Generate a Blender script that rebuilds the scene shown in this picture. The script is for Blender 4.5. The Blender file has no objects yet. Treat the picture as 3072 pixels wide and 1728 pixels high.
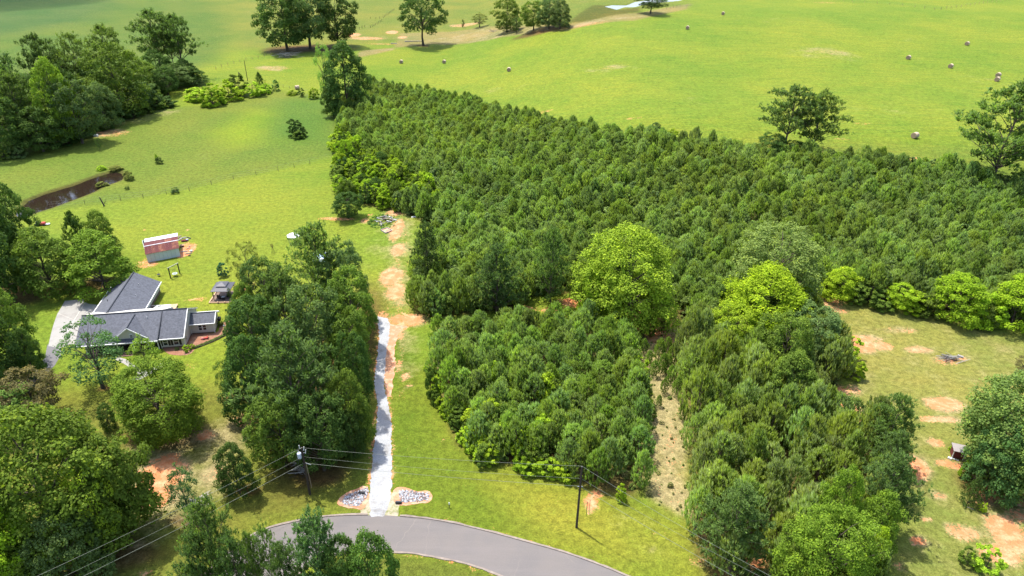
import bpy, bmesh, math, random
import numpy as np
from mathutils import Matrix, Vector

sc = bpy.context.scene
col = sc.collection
random.seed(7)
RNG = np.random.default_rng(7)
R = math.radians

# ------------------------------------------------------------------ camera, world, sun, exposure
CAM_H = 70.0
PITCH = R(29.4)
ROLL = R(1.04)
FOC = 2048.0                                   # focal length in pixels of a 3072 wide picture
FW = (0.0, math.cos(PITCH), -math.sin(PITCH))
_r0 = (1.0, 0.0, 0.0)
_u0 = (0.0, math.sin(PITCH), math.cos(PITCH))
RT = tuple(math.cos(ROLL) * _r0[i] + math.sin(ROLL) * _u0[i] for i in range(3))
UP = tuple(-math.sin(ROLL) * _r0[i] + math.cos(ROLL) * _u0[i] for i in range(3))
cam = bpy.data.cameras.new('camera')
cam.lens = 24.0
cam.sensor_width = 36.0
cam.clip_start = 1.0
cam.clip_end = 6000.0
camo = bpy.data.objects.new('camera', cam)
camo.matrix_world = Matrix(((RT[0], UP[0], -FW[0], 0), (RT[1], UP[1], -FW[1], 0), (RT[2], UP[2], -FW[2], CAM_H), (0, 0, 0, 1)))
col.objects.link(camo)
sc.camera = camo

SUN_EL = R(69)
SUN_DIR = Vector((-0.75 * math.cos(SUN_EL), 0.66 * math.cos(SUN_EL), math.sin(SUN_EL))).normalized()
w = bpy.data.worlds.new('World')
sc.world = w
w.use_nodes = True
wn = w.node_tree
bg = wn.nodes['Background']
sky = wn.nodes.new('ShaderNodeTexSky')
sky.sky_type = 'NISHITA'
sky.sun_disc = False
sky.sun_elevation = SUN_EL
sky.sun_rotation = math.atan2(SUN_DIR.x, SUN_DIR.y)
sky.air_density = 1.0
sky.dust_density = 2.5
wn.links.new(sky.outputs[0], bg.inputs[0])
bg.inputs[1].default_value = 0.15
sl = bpy.data.lights.new('sun', 'SUN')
sl.energy = 2.95
sl.angle = R(0.6)
sl.color = (1.0, 0.955, 0.87)
so = bpy.data.objects.new('sun', sl)
so.rotation_euler = (-SUN_DIR).to_track_quat('-Z', 'Y').to_euler()
so.location = (0, 0, 200)
col.objects.link(so)
vs = sc.view_settings
vs.view_transform = 'Standard'
vs.look = 'None'
vs.gamma = 1.0
vs.use_curve_mapping = False
vs.exposure = 1.54

# ------------------------------------------------------------------ terrain and placement
def ss(a, b, x):
    t = min(1.0, max(0.0, (x - a) / (b - a)))
    return t * t * (3 - 2 * t)

def terr(x, y):
    return (14 * ss(105, 215, y) + 6 * ss(240, 420, y)) * ss(-45, 55, x)

def nss(a, b, x):
    t = np.clip((x - a) / (b - a), 0, 1)
    return t * t * (3 - 2 * t)

def nterr(x, y):
    return (14 * nss(105, 215, y) + 6 * nss(240, 420, y)) * nss(-45, 55, x)

def proj(p):
    d = (p[0], p[1], p[2] - CAM_H)
    z = sum(FW[i] * d[i] for i in range(3))
    return (1536 + FOC * sum(RT[i] * d[i] for i in range(3)) / z, 864 - FOC * sum(UP[i] * d[i] for i in range(3)) / z, z)

def at(px, py, lift=0.0, z=None):
    """the place on the ground (lifted by lift) that is seen from the air at this point of the survey picture"""
    a = (px - 1536) / FOC
    b = -(py - 864) / FOC
    d = tuple(FW[i] + a * RT[i] + b * UP[i] for i in range(3))
    if z is not None:
        t = (z - CAM_H) / d[2]
        return Vector((d[0] * t, d[1] * t, z))
    lo, hi = 0.0, -CAM_H / d[2] if d[2] < -1e-4 else 4000.0
    for _ in range(45):
        m = (lo + hi) / 2
        if CAM_H + d[2] * m > terr(d[0] * m, d[1] * m) + lift:
            lo = m
        else:
            hi = m
    x, y = d[0] * lo, d[1] * lo
    return Vector((x, y, terr(x, y)))

def height_to(base, py):
    lo, hi = 0.0, 80.0
    for _ in range(32):
        m = (lo + hi) / 2
        if proj((base[0], base[1], base[2] + m))[1] > py:
            lo = m
        else:
            hi = m
    return lo

# ------------------------------------------------------------------ object helpers
def tag(o, label=None, cat=None, group=None, kind=None):
    if label: o['label'] = label
    if cat: o['category'] = cat
    if group: o['group'] = group
    if kind: o['kind'] = kind
    return o

def thing(name, loc, label, cat, group=None, rz=0.0, kind=None):
    o = bpy.data.objects.new(name, None)
    o.empty_display_size = 0.3
    col.objects.link(o)
    o.location = loc
    o.rotation_euler = (0, 0, rz)
    return tag(o, label, cat, group, kind)

def place(name, mesh, parent=None, loc=(0, 0, 0), rz=0.0, scale=(1, 1, 1), color=None):
    o = bpy.data.objects.new(name, mesh)
    col.objects.link(o)
    o.parent = parent
    o.location = loc
    o.rotation_euler = (0, 0, rz)
    o.scale = scale
    if color is not None:
        o.color = (*color, 1)
    return o

class MB:
    """collects boxes, bars, tubes and faces into one mesh"""
    def __init__(s):
        s.v, s.f = [], []
    def face(s, pts):
        n = len(s.v)
        s.v += [tuple(p) for p in pts]
        s.f.append(tuple(range(n, n + len(pts))))
        return s
    def hexa(s, a, b):
        """solid between two quads a (bottom) and b (top), same winding"""
        n = len(s.v)
        s.v += [tuple(p) for p in a] + [tuple(p) for p in b]
        k = len(a)
        s.f.append(tuple(n + i for i in reversed(range(k))))
        s.f.append(tuple(n + k + i for i in range(k)))
        for i in range(k):
            j = (i + 1) % k
            s.f.append((n + i, n + j, n + k + j, n + k + i))
        return s
    def box(s, c, d, rz=0.0):
        x, y, z = c
        a, b, h = d[0] / 2, d[1] / 2, d[2] / 2
        cr, sr = math.cos(rz), math.sin(rz)
        q = [(x + cr * i * a - sr * j * b, y + sr * i * a + cr * j * b) for i, j in ((-1, -1), (1, -1), (1, 1), (-1, 1))]
        return s.hexa([(u, v, z - h) for u, v in q], [(u, v, z + h) for u, v in q])
    def prism(s, poly, z0, z1):
        return s.hexa([(x, y, z0) for x, y in poly], [(x, y, z1) for x, y in poly])
    def tube(s, p, q, r, r2=None, n=6):
        p, q = Vector(p), Vector(q)
        r2 = r if r2 is None else r2
        d = (q - p).normalized()
        u = d.orthogonal().normalized()
        v = d.cross(u)
        A = [p + (u * math.cos(2 * math.pi * i / n) + v * math.sin(2 * math.pi * i / n)) * r for i in range(n)]
        B = [q + (u * math.cos(2 * math.pi * i / n) + v * math.sin(2 * math.pi * i / n)) * r2 for i in range(n)]
        return s.hexa(A, B)
    def lathe(s, c, prof, n=12, ax=1.0, ay=1.0):
        base = len(s.v)
        for r, z in prof:
            for i in range(n):
                a = 2 * math.pi * i / n
                s.v.append((c[0] + r * math.cos(a) * ax, c[1] + r * math.sin(a) * ay, c[2] + z))
        for k in range(len(prof) - 1):
            for i in range(n):
                j = (i + 1) % n
                s.f.append((base + k * n + i, base + k * n + j, base + (k + 1) * n + j, base + (k + 1) * n + i))
        s.f.append(tuple(base + i for i in reversed(range(n))))
        s.f.append(tuple(base + (len(prof) - 1) * n + i for i in range(n)))
        return s
    def rock(s, c, r, rnd):
        n = len(s.v)
        ax = [rnd.uniform(.7, 1.3) * r for _ in range(3)]
        for x, y, z in ((1, 0, 0), (-1, 0, 0), (0, 1, 0), (0, -1, 0), (0, 0, 1), (0, 0, -1)):
            a = rnd.uniform(-.35, .35) * r
            s.v.append((c[0] + x * ax[0] + a, c[1] + y * ax[1] - a, c[2] + z * ax[2] * .8 + rnd.uniform(-.2, .2) * r))
        for t in ((0, 2, 4), (2, 1, 4), (1, 3, 4), (3, 0, 4), (2, 0, 5), (1, 2, 5), (3, 1, 5), (0, 3, 5)):
            s.f.append(tuple(n + i for i in t))
        return s
    def mesh(s, name, mat):
        m = bpy.data.meshes.new(name)
        m.from_pydata(s.v, [], s.f)
        m.materials.append(mat)
        m.update()
        return m
    def build(s, name, mat, parent=None, **k):
        return place(name, s.mesh(name, mat), parent, **k)

# ------------------------------------------------------------------ materials
def new_mat(name):
    m = bpy.data.materials.new(name)
    m.use_nodes = True
    nt = m.node_tree
    for n in list(nt.nodes):
        if n.type != 'OUTPUT_MATERIAL':
            nt.nodes.remove(n)
    return m, nt, nt.nodes['Material Output']

class N:
    def __init__(s, nt):
        s.nt = nt
    def new(s, t, **k):
        n = s.nt.nodes.new(t)
        for a, b in k.items():
            setattr(n, a, b)
        return n
    def put(s, sock, v):
        if isinstance(v, bpy.types.NodeSocket):
            s.nt.links.new(v, sock)
        elif isinstance(v, (tuple, list)) and len(v) == 3 and sock.type == 'RGBA':
            sock.default_value = (*v, 1)
        else:
            sock.default_value = v
    def math(s, op, a, b=0.0, c=None, clamp=False):
        n = s.new('ShaderNodeMath', operation=op, use_clamp=clamp)
        s.put(n.inputs[0], a)
        s.put(n.inputs[1], b)
        if c is not None: s.put(n.inputs[2], c)
        return n.outputs[0]
    def mix(s, f, a, b, mode='MIX'):
        n = s.new('ShaderNodeMix', data_type='RGBA', blend_type=mode)
        s.put(n.inputs[0], f)
        s.put(n.inputs[6], a)
        s.put(n.inputs[7], b)
        return n.outputs[2]
    def noise(s, scale, vec=None, detail=3.0, rough=0.55, dist=0.0):
        n = s.new('ShaderNodeTexNoise')
        n.inputs['Scale'].default_value = scale
        n.inputs['Detail'].default_value = detail
        n.inputs['Roughness'].default_value = rough
        n.inputs['Distortion'].default_value = dist
        if vec is not None: s.nt.links.new(vec, n.inputs['Vector'])
        return n.outputs['Fac']
    def ramp(s, f, a, b, lo=0.0, hi=1.0):
        n = s.new('ShaderNodeMapRange', interpolation_type='SMOOTHSTEP')
        s.put(n.inputs[0], f)
        n.inputs[1].default_value = a
        n.inputs[2].default_value = b
        n.inputs[3].default_value = lo
        n.inputs[4].default_value = hi
        return n.outputs[0]
    def bump(s, h, strength=0.5, dist=0.1):
        n = s.new('ShaderNodeBump')
        n.inputs['Strength'].default_value = strength
        n.inputs['Distance'].default_value = dist
        s.put(n.inputs['Height'], h)
        return n.outputs[0]

ALB = 0.72
def surf(name, base, rough=0.8, var=0.15, scale=3.0, fine=0.0, fine_scale=20.0, col2=None, c2scale=0.5, bump=0.0, metal=0.0, spec=0.3, c2lo=.45, c2hi=.65):
    """a plain solid: base colour, broken up by coarse and fine noise, with a second colour in stains"""
    m, nt, out = new_mat(name)
    n = N(nt)
    geo = n.new('ShaderNodeNewGeometry')
    pos = geo.outputs['Position']
    c = base
    if col2 is not None:
        c = n.mix(n.ramp(n.noise(c2scale, pos, 5, .65), c2lo, c2hi), base, col2)
    f = n.math('MULTIPLY_ADD', n.noise(scale, pos, 4, .6), 2 * var * ALB, (1 - var) * ALB)
    if fine:
        g = n.math('MULTIPLY_ADD', n.noise(fine_scale, pos, 2, .6), 2 * fine, 1 - fine)
        f = n.math('MULTIPLY', f, g)
    vm = n.new('ShaderNodeVectorMath', operation='SCALE')
    n.put(vm.inputs[0], c)
    n.put(vm.inputs['Scale'], f)
    b = n.new('ShaderNodeBsdfPrincipled')
    n.put(b.inputs['Base Color'], vm.outputs[0])
    b.inputs['Roughness'].default_value = rough
    b.inputs['Metallic'].default_value = metal
    b.inputs['Specular IOR Level'].default_value = spec
    if bump:
        n.put(b.inputs['Normal'], n.bump(n.noise(fine_scale, pos, 2, .6), bump, .05))
    nt.links.new(b.outputs[0], out.inputs[0])
    return m

def leaf_mat(name, transl=0.3, warm=(1.25, 1.1, .75), gloss=.35, inst=False):
    """leaf colour comes from the tree it belongs to, varied leaf by leaf and bough by bough"""
    m, nt, out = new_mat(name)
    n = N(nt)
    oi = n.new('ShaderNodeObjectInfo')
    at_ = n.new('ShaderNodeAttribute', attribute_name='tint')
    t = at_.outputs['Fac']
    rnd = n.math('MULTIPLY_ADD', oi.outputs['Random'], .3, .85)
    f = n.math('MULTIPLY', n.math('MULTIPLY_ADD', t, .85, .55), rnd)
    vm = n.new('ShaderNodeVectorMath', operation='SCALE')
    n.put(vm.inputs[0], n.new('ShaderNodeAttribute', attribute_name='pcol', attribute_type='INSTANCER').outputs['Color'] if inst else oi.outputs['Color'])
    n.put(vm.inputs['Scale'], f)
    w_ = n.new('ShaderNodeVectorMath', operation='MULTIPLY')
    n.put(w_.inputs[0], vm.outputs[0])
    w_.inputs[1].default_value = warm
    c = n.mix(n.ramp(t, .55, 1.0), vm.outputs[0], w_.outputs[0])
    b = n.new('ShaderNodeBsdfPrincipled')
    n.put(b.inputs['Base Color'], c)
    b.inputs['Roughness'].default_value = .7
    b.inputs['Specular IOR Level'].default_value = gloss
    tr = n.new('ShaderNodeBsdfTranslucent')
    w2 = n.new('ShaderNodeVectorMath', operation='MULTIPLY')
    n.put(w2.inputs[0], c)
    w2.inputs[1].default_value = (1.5, 1.6, .7)
    n.put(tr.inputs[0], w2.outputs[0])
    mx = n.new('ShaderNodeMixShader')
    mx.inputs[0].default_value = transl
    nt.links.new(b.outputs[0], mx.inputs[1])
    nt.links.new(tr.outputs[0], mx.inputs[2])
    nt.links.new(mx.outputs[0], out.inputs[0])
    return m

M = {}
M['leaf'] = leaf_mat('broad_leaf', .36, gloss=.06)
M['needle'] = leaf_mat('pine_needle', .40, (1.1, 1.1, .8), .05)
M['leaf_i'] = leaf_mat('low_leaf', .34, gloss=.06, inst=True)
M['needle_i'] = leaf_mat('plantation_needle', .40, (1.1, 1.1, .8), .05, inst=True)
M['bark'] = surf('bark', (.085, .065, .05), .9, .3, 2.0, .2, 12)
M['pine_bark'] = surf('pine_bark', (.14, .10, .08), .9, .3, 2.0, .2, 12)
M['dead_wood'] = surf('dead_wood', (.36, .34, .31), .85, .3, 2.0, .2, 9)
M['roof'] = surf('grey_shingle', (.108, .115, .138), .85, .10, 1.2, .5, 3.2, col2=(.082, .088, .106), c2scale=2.2)
M['roof_cap'] = surf('ridge_shingle', (.045, .050, .062), .85, .15, 2, .2, 6)
M['siding'] = surf('cream_siding', (.66, .63, .56), .7, .05, .8, .06, 9)
M['white'] = surf('white_paint', (.78, .78, .77), .5, .05, 2)
M['shutter'] = surf('black_shutter', (.02, .022, .025), .5, .1, 3)
M['found'] = surf('brick_foundation', (.20, .12, .09), .85, .2, 3, .2, 10)
M['concrete'] = surf('concrete', (.34, .33, .305), .9, .14, .35, .12, 3, col2=(.27, .255, .235), c2scale=.35)
M['asphalt_old'] = surf('worn_asphalt', (.16, .155, .16), .9, .2, .8, .2, 4)
M['road'] = None
M['gravel'] = surf('pale_gravel', (.37, .377, .385), .95, .22, .45, .35, 5, col2=(.24, .225, .205), c2scale=.35, bump=.8, c2lo=.48, c2hi=.7)
M['clay'] = surf('orange_clay', (.50, .24, .13), .95, .15, .8, .15, 3, col2=(.56, .36, .24), c2scale=.8, bump=.5)
M['mulch'] = surf('red_mulch', (.27, .125, .075), .95, .2, 1.5, .25, 6, col2=(.34, .19, .12), c2scale=.6, bump=.5)
M['stone'] = surf('pale_stone', (.52, .53, .56), .8, .35, 4, .1, 20)
M['kerb'] = surf('kerb_concrete', (.26, .215, .18), .9, .5, 1.2, .2, 5)
M['wood'] = surf('weathered_timber', (.30, .22, .15), .85, .2, 2, .15, 10)
M['fresh_wood'] = surf('pale_timber', (.55, .36, .22), .8, .15, 2, .1, 10)
M['dark_wood'] = surf('dark_creosote', (.055, .04, .032), .85, .25, 1.5, .15, 8)
M['moss_wood'] = surf('lichen_timber', (.34, .36, .22), .85, .2, 2, .1, 8)
M['metal_grey'] = surf('grey_metal', (.45, .47, .50), .45, .1, 2, metal=.5)
M['dark_metal'] = surf('dark_metal', (.03, .03, .035), .5, .1, 2, metal=.3)
M['gazebo_roof'] = surf('gazebo_roof', (.10, .10, .115), .55, .08, 2)
M['tin'] = surf('galvanised_sheet', (.70, .74, .74), .6, .12, .7, .06, 6, col2=(.40, .36, .29), c2scale=.6, c2lo=.6, c2hi=.8)
M['tin_bright'] = surf('new_metal_sheet', (.76, .77, .80), .5, .05, 1)
M['rust'] = surf('rusted_sheet', (.12, .028, .028), .8, .2, 1.5, .15, 6, col2=(.20, .065, .045), c2scale=.9, c2lo=.55, c2hi=.8)
M['rust2'] = surf('streaked_rust_sheet', (.14, .038, .03), .8, .2, 1.5, .15, 6, col2=(.28, .11, .065), c2scale=1.2, c2lo=.45, c2hi=.65)
M['ceramic'] = surf('pale_blue_enamel', (.62, .68, .80), .35, .05, 3)
M['wire'] = surf('power_wire', (.17, .19, .15), .6, .05, 1)
M['hay'] = surf('hay', (.60, .48, .34), .95, .2, 2.5, .25, 9, col2=(.30, .22, .15), c2scale=2)
M['hay_end'] = surf('hay_end', (.36, .26, .17), .95, .25, 3, .2, 9)
M['maroon'] = surf('maroon_boards', (.15, .028, .03), .8, .25, 3, .2, 8)
M['cushion'] = surf('pale_cushion', (.6, .66, .6), .8, .1, 3)
M['canopy'] = surf('white_canopy', (.78, .80, .84), .6, .04, 1)
M['pink'] = surf('pink_plastic', (.60, .20, .19), .5, .15, 3)
M['blue'] = surf('blue_tarp', (.16, .26, .60), .6, .1, 3)
M['pool'] = surf('pool_cover', (.45, .60, .75), .4, .1, 1)
M['red'] = surf('red_paint', (.55, .06, .05), .5, .1, 3)
M['charcoal'] = surf('charred_wood', (.035, .032, .03), .9, .2, 3)

def glass_mat():
    m, nt, out = new_mat('window_glass')
    n = N(nt)
    b = n.new('ShaderNodeBsdfPrincipled')
    b.inputs['Base Color'].default_value = (.02, .025, .03, 1)
    b.inputs['Roughness'].default_value = .08
    nt.links.new(b.outputs[0], out.inputs[0])
    return m
M['glass'] = glass_mat()

def water_mat(name, c, rough):
    m, nt, out = new_mat(name)
    n = N(nt)
    pos = n.new('ShaderNodeNewGeometry').outputs['Position']
    b = n.new('ShaderNodeBsdfPrincipled')
    b.inputs['Base Color'].default_value = (*c, 1)
    b.inputs['Roughness'].default_value = rough
    b.inputs['IOR'].default_value = 1.33
    n.put(b.inputs['Normal'], n.bump(n.noise(.9, pos, 3), .12, .08))
    nt.links.new(b.outputs[0], out.inputs[0])
    return m
M['water'] = water_mat('brown_pond_water', (.016, .010, .007), .04)
M['far_water'] = water_mat('far_pond_water', (.10, .10, .10), .15)

def road_mat():
    m, nt, out = new_mat('road_asphalt')
    n = N(nt)
    pos = n.new('ShaderNodeNewGeometry').outputs['Position']
    big = n.noise(.25, pos, 5, .6)
    c = n.mix(n.ramp(big, .3, .75), (.116, .102, .094), (.100, .091, .088))
    vm = n.new('ShaderNodeMapping')
    nt.links.new(pos, vm.inputs[0])
    vm.inputs['Scale'].default_value = (.12, 1.3, 1)
    st = n.noise(1.0, vm.outputs[0], 3, .5)
    c = n.mix(n.ramp(st, .42, .68, 0, .28), c, (.135, .118, .113))
    f = n.math('MULTIPLY_ADD', n.noise(7, pos, 3, .7), .4, .8)
    # hairline cracks, pale with grit
    vo = n.new('ShaderNodeTexVoronoi', feature='DISTANCE_TO_EDGE')
    vo.inputs['Scale'].default_value = .11
    wob = n.new('ShaderNodeVectorMath', operation='ADD')
    ns = n.new('ShaderNodeTexNoise')
    ns.inputs['Scale'].default_value = .6
    nt.links.new(pos, ns.inputs['Vector'])
    nt.links.new(pos, wob.inputs[0])
    nt.links.new(ns.outputs['Color'], wob.inputs[1])
    nt.links.new(wob.outputs[0], vo.inputs['Vector'])
    cr = n.math('MULTIPLY', n.ramp(vo.outputs['Distance'], .002, .008, .3, 0.0), n.ramp(n.noise(.09, pos, 2), .45, .6))
    c = n.mix(cr, c, (.20, .17, .14))
    vs_ = n.new('ShaderNodeVectorMath', operation='SCALE')
    n.put(vs_.inputs[0], c)
    n.put(vs_.inputs['Scale'], f)
    b = n.new('ShaderNodeBsdfPrincipled')
    n.put(b.inputs['Base Color'], vs_.outputs[0])
    b.inputs['Roughness'].default_value = .85
    nt.links.new(b.outputs[0], out.inputs[0])
    return m
M['road'] = road_mat()

def ground_mat():
    m, nt, out = new_mat('grass_and_soil')
    n = N(nt)
    pos = n.new('ShaderNodeNewGeometry').outputs['Position']
    zone = n.new('ShaderNodeAttribute', attribute_name='zone').outputs['Color']
    dirt = n.new('ShaderNodeAttribute', attribute_name='dirt').outputs['Fac']
    dry = n.new('ShaderNodeAttribute', attribute_name='dry').outputs['Fac']
    mow = n.new('ShaderNodeAttribute', attribute_name='mow').outputs['Fac']
    # windrow streaks left across the fields
    mp = n.new('ShaderNodeMapping')
    nt.links.new(pos, mp.inputs[0])
    mp.inputs['Rotation'].default_value = (0, 0, R(-8))
    mp.inputs['Scale'].default_value = (.25, 1.6, 1)
    streak = n.noise(.35, mp.outputs[0], 4, .6)
    big = n.noise(.022, pos, 5, .6)
    mid = n.noise(.16, pos, 5, .62)
    fin = n.noise(1.1, pos, 4, .7)
    vfin = n.noise(4.2, pos, 3, .7)
    lush = n.mix(1.0, zone, (.74, .90, .74), 'MULTIPLY')
    yell = n.mix(1.0, zone, (1.17, 1.05, .95), 'MULTIPLY')
    c = n.mix(n.ramp(big, .34, .66), lush, yell)
    c = n.mix(n.ramp(mid, .42, .68, 0, .55), c, zone)
    c = n.mix(n.math('MULTIPLY', n.ramp(streak, .48, .66, 0, .4), mow), c, lush)
    mp2 = n.new('ShaderNodeMapping')
    nt.links.new(pos, mp2.inputs[0])
    mp2.inputs['Rotation'].default_value = (0, 0, R(-6))
    mp2.inputs['Scale'].default_value = (.09, .8, 1)
    st2 = n.noise(1.0, mp2.outputs[0], 5, .7)
    c = n.mix(n.math('MULTIPLY', n.ramp(st2, .5, .62, 0, .65), mow), c, n.mix(1.0, c, (.72, .86, .9), 'MULTIPLY'))
    c = n.mix(n.math('MULTIPLY', n.ramp(st2, .5, .38, 0, .6), mow), c, n.mix(1.0, c, (1.2, 1.06, 1.1), 'MULTIPLY'))
    c = n.mix(n.ramp(mid, .60, .78, 0, .5), c, yell)
    # dry straw coloured thatch
    dn = n.math('ADD', n.math('MULTIPLY_ADD', dirt, .75, dry), n.math('MULTIPLY_ADD', mid, 1.1, -.55))
    dn = n.math('ADD', dn, n.math('MULTIPLY_ADD', fin, .5, -.25))
    c = n.mix(n.ramp(dn, .25, .85, 0, .8), c, (.23, .185, .095))
    tuft = n.noise(.55, pos, 6, .75)
    c = n.mix(n.ramp(tuft, .52, .72, 0, .6), c, n.mix(1.0, c, (.62, .80, .70), 'MULTIPLY'))
    f = n.math('MULTIPLY', n.ramp(fin, .32, .68, .74, 1.26), n.ramp(vfin, .3, .7, .74, 1.26))
    v = n.new('ShaderNodeVectorMath', operation='SCALE')
    n.put(v.inputs[0], c)
    n.put(v.inputs['Scale'], f)
    # bare clay
    dm = n.math('ADD', dirt, n.math('MULTIPLY_ADD', n.noise(.55, pos, 3, .6), .9, -.45))
    dm = n.math('ADD', dm, n.math('MULTIPLY_ADD', n.noise(2.6, pos, 4, .8), 2.2, -1.1))
    dcol = n.mix(n.ramp(n.noise(.6, pos, 5, .7), .42, .66), (.42, .155, .065), (.47, .265, .145))
    dcol = n.mix(n.ramp(vfin, .55, .75, 0, .4), dcol, (.25, .15, .09))
    c2 = n.mix(n.ramp(dm, .40, .62), v.outputs[0], dcol)
    b = n.new('ShaderNodeBsdfPrincipled')
    n.put(b.inputs['Base Color'], c2)
    b.inputs['Roughness'].default_value = .95
    b.inputs['Specular IOR Level'].default_value = .1
    n.put(b.inputs['Normal'], n.bump(n.math('ADD', vfin, n.math('MULTIPLY', fin, 1.5)), .55, .25))
    nt.links.new(b.outputs[0], out.inputs[0])
    return m
M['ground'] = ground_mat()

# ------------------------------------------------------------------ ground sheet
def P(*pts, lift=0.0):
    return [tuple(at(x, y, lift)[:2]) for x, y in pts]

def sd_poly(X, Y, poly):
    """signed distance to a polygon, positive inside"""
    p = np.array(poly)
    d = np.full(X.shape, 1e9)
    ins = np.zeros(X.shape, bool)
    for i in range(len(p)):
        a, b = p[i], p[(i + 1) % len(p)]
        ex, ey = b - a
        L = ex * ex + ey * ey + 1e-9
        t = np.clip(((X - a[0]) * ex + (Y - a[1]) * ey) / L, 0, 1)
        d = np.minimum(d, (X - a[0] - t * ex) ** 2 + (Y - a[1] - t * ey) ** 2)
        if abs(ey) > 1e-9:
            c = ((a[1] > Y) != (b[1] > Y)) & (X < (b[0] - a[0]) * (Y - a[1]) / ey + a[0])
            ins ^= c
    return np.where(ins, 1, -1) * np.sqrt(d)

def inside(x, y, poly):
    r = False
    for i in range(len(poly)):
        a, b = poly[i], poly[i - 1]
        if (a[1] > y) != (b[1] > y) and x < (b[0] - a[0]) * (y - a[1]) / (b[1] - a[1]) + a[0]:
            r = not r
    return r

GA = np.array((.55, .50, .325))
HAY = (.21, .30, .045)
PASTURE = (.168, .238, .054)
FARLEFT = (.128, .205, .052)
LAWN = (.215, .30, .05)
YARD = (.19, .21, .055)
CLEAR = (.262, .28, .105)
VERGE = (.16, .23, .035)
FLOOR = (.15, .125, .065)
WILD = (.28, .26, .14)

POND = P((130, 580), (175, 566), (223, 552), (262, 536), (300, 523), (338, 513), (362, 514), (374, 524), (370, 535), (345, 546), (312, 556), (286, 572), (246, 588), (205, 603), (159, 620), (107, 636), (60, 660), (40, 640), (80, 600))
FARPOND = P((1815, 19), (1835, 14), (1880, 14), (1905, 4), (1960, -3), (2060, -6), (2040, 1), (1990, 6), (1935, 12), (1905, 20), (1875, 20), (1850, 28))
PLANT = P((1095, 268), (1160, 290), (1240, 300), (1330, 320), (1420, 335), (1500, 365), (1580, 395), (1700, 410), (1800, 430), (1900, 440), (2000, 455), (2120, 460), (2250, 480), (2400, 500), (2550, 505), (2700, 515), (2850, 545), (3000, 560), (3100, 570), (3300, 590), (3300, 1000), (3072, 975), (2880, 940), (2700, 915), (2600, 895), (2500, 880), (2420, 880), (2440, 950), (2110, 1000), (2030, 950), (2005, 885), (1900, 905), (1740, 880), (1600, 885), (1560, 920), (1430, 940), (1250, 955), (1240, 900), (1245, 800), (1290, 740), (1325, 690), (1240, 650), (1130, 622), (1040, 600), (1020, 560), (1012, 440), (1030, 330))
BLOCK = P((1330, 1000), (1420, 985), (1520, 980), (1640, 978), (1760, 985), (1870, 1000), (1885, 1060), (1895, 1130), (1945, 1200), (1958, 1260), (1932, 1350), (1942, 1440), (1905, 1490), (1800, 1482), (1680, 1424), (1560, 1400), (1440, 1375), (1375, 1330), (1352, 1290), (1345, 1230), (1320, 1180), (1300, 1120), (1305, 1050))
STRIP = P((2170, 1010), (2290, 960), (2440, 975), (2500, 1080), (2525, 1170), (2470, 1240), (2510, 1290), (2580, 1270), (2660, 1310), (2675, 1440), (2650, 1560), (2610, 1640), (2600, 1800), (2270, 1800), (2125, 1740), (2085, 1660), (2075, 1570), (2068, 1440), (2062, 1340), (2062, 1240), (2045, 1130), (2035, 1040), (2080, 985))
PATH = P((1880, 925), (1990, 900), (2060, 990), (2055, 1130), (2070, 1240), (2065, 1340), (2075, 1440), (2090, 1570), (2010, 1540), (1940, 1490), (1925, 1400), (1925, 1330), (1950, 1230), (1930, 1150), (1885, 1080), (1875, 1000))

ROAD_TOP = P((560, 1790), (640, 1700), (720, 1632), (787, 1593), (874, 1569), (978, 1551), (1103, 1546), (1183, 1548), (1318, 1563), (1453, 1593), (1580, 1627), (1680, 1655), (1779, 1689), (1875, 1728), (2000, 1785), (2200, 1900))
ROAD_BOT = P((2000, 1960), (1700, 1810), (1509, 1728), (1398, 1689), (1278, 1665), (1199, 1655), (1090, 1652), (1000, 1665), (920, 1700), (860, 1760), (820, 1860))
GRAVEL = P((1135, 1549), (1114, 1549), (1109, 1525), (1107, 1490), (1111, 1450), (1117, 1371), (1127, 1291), (1133, 1212), (1123, 1152), (1128, 1100), (1133, 1053), (1138, 1000), (1132, 950), (1140, 934), (1160, 944), (1169, 989), (1160, 1053), (1153, 1152), (1164, 1212), (1174, 1271), (1174, 1351), (1175, 1450), (1171, 1490), (1162, 1520), (1155, 1548))

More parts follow.
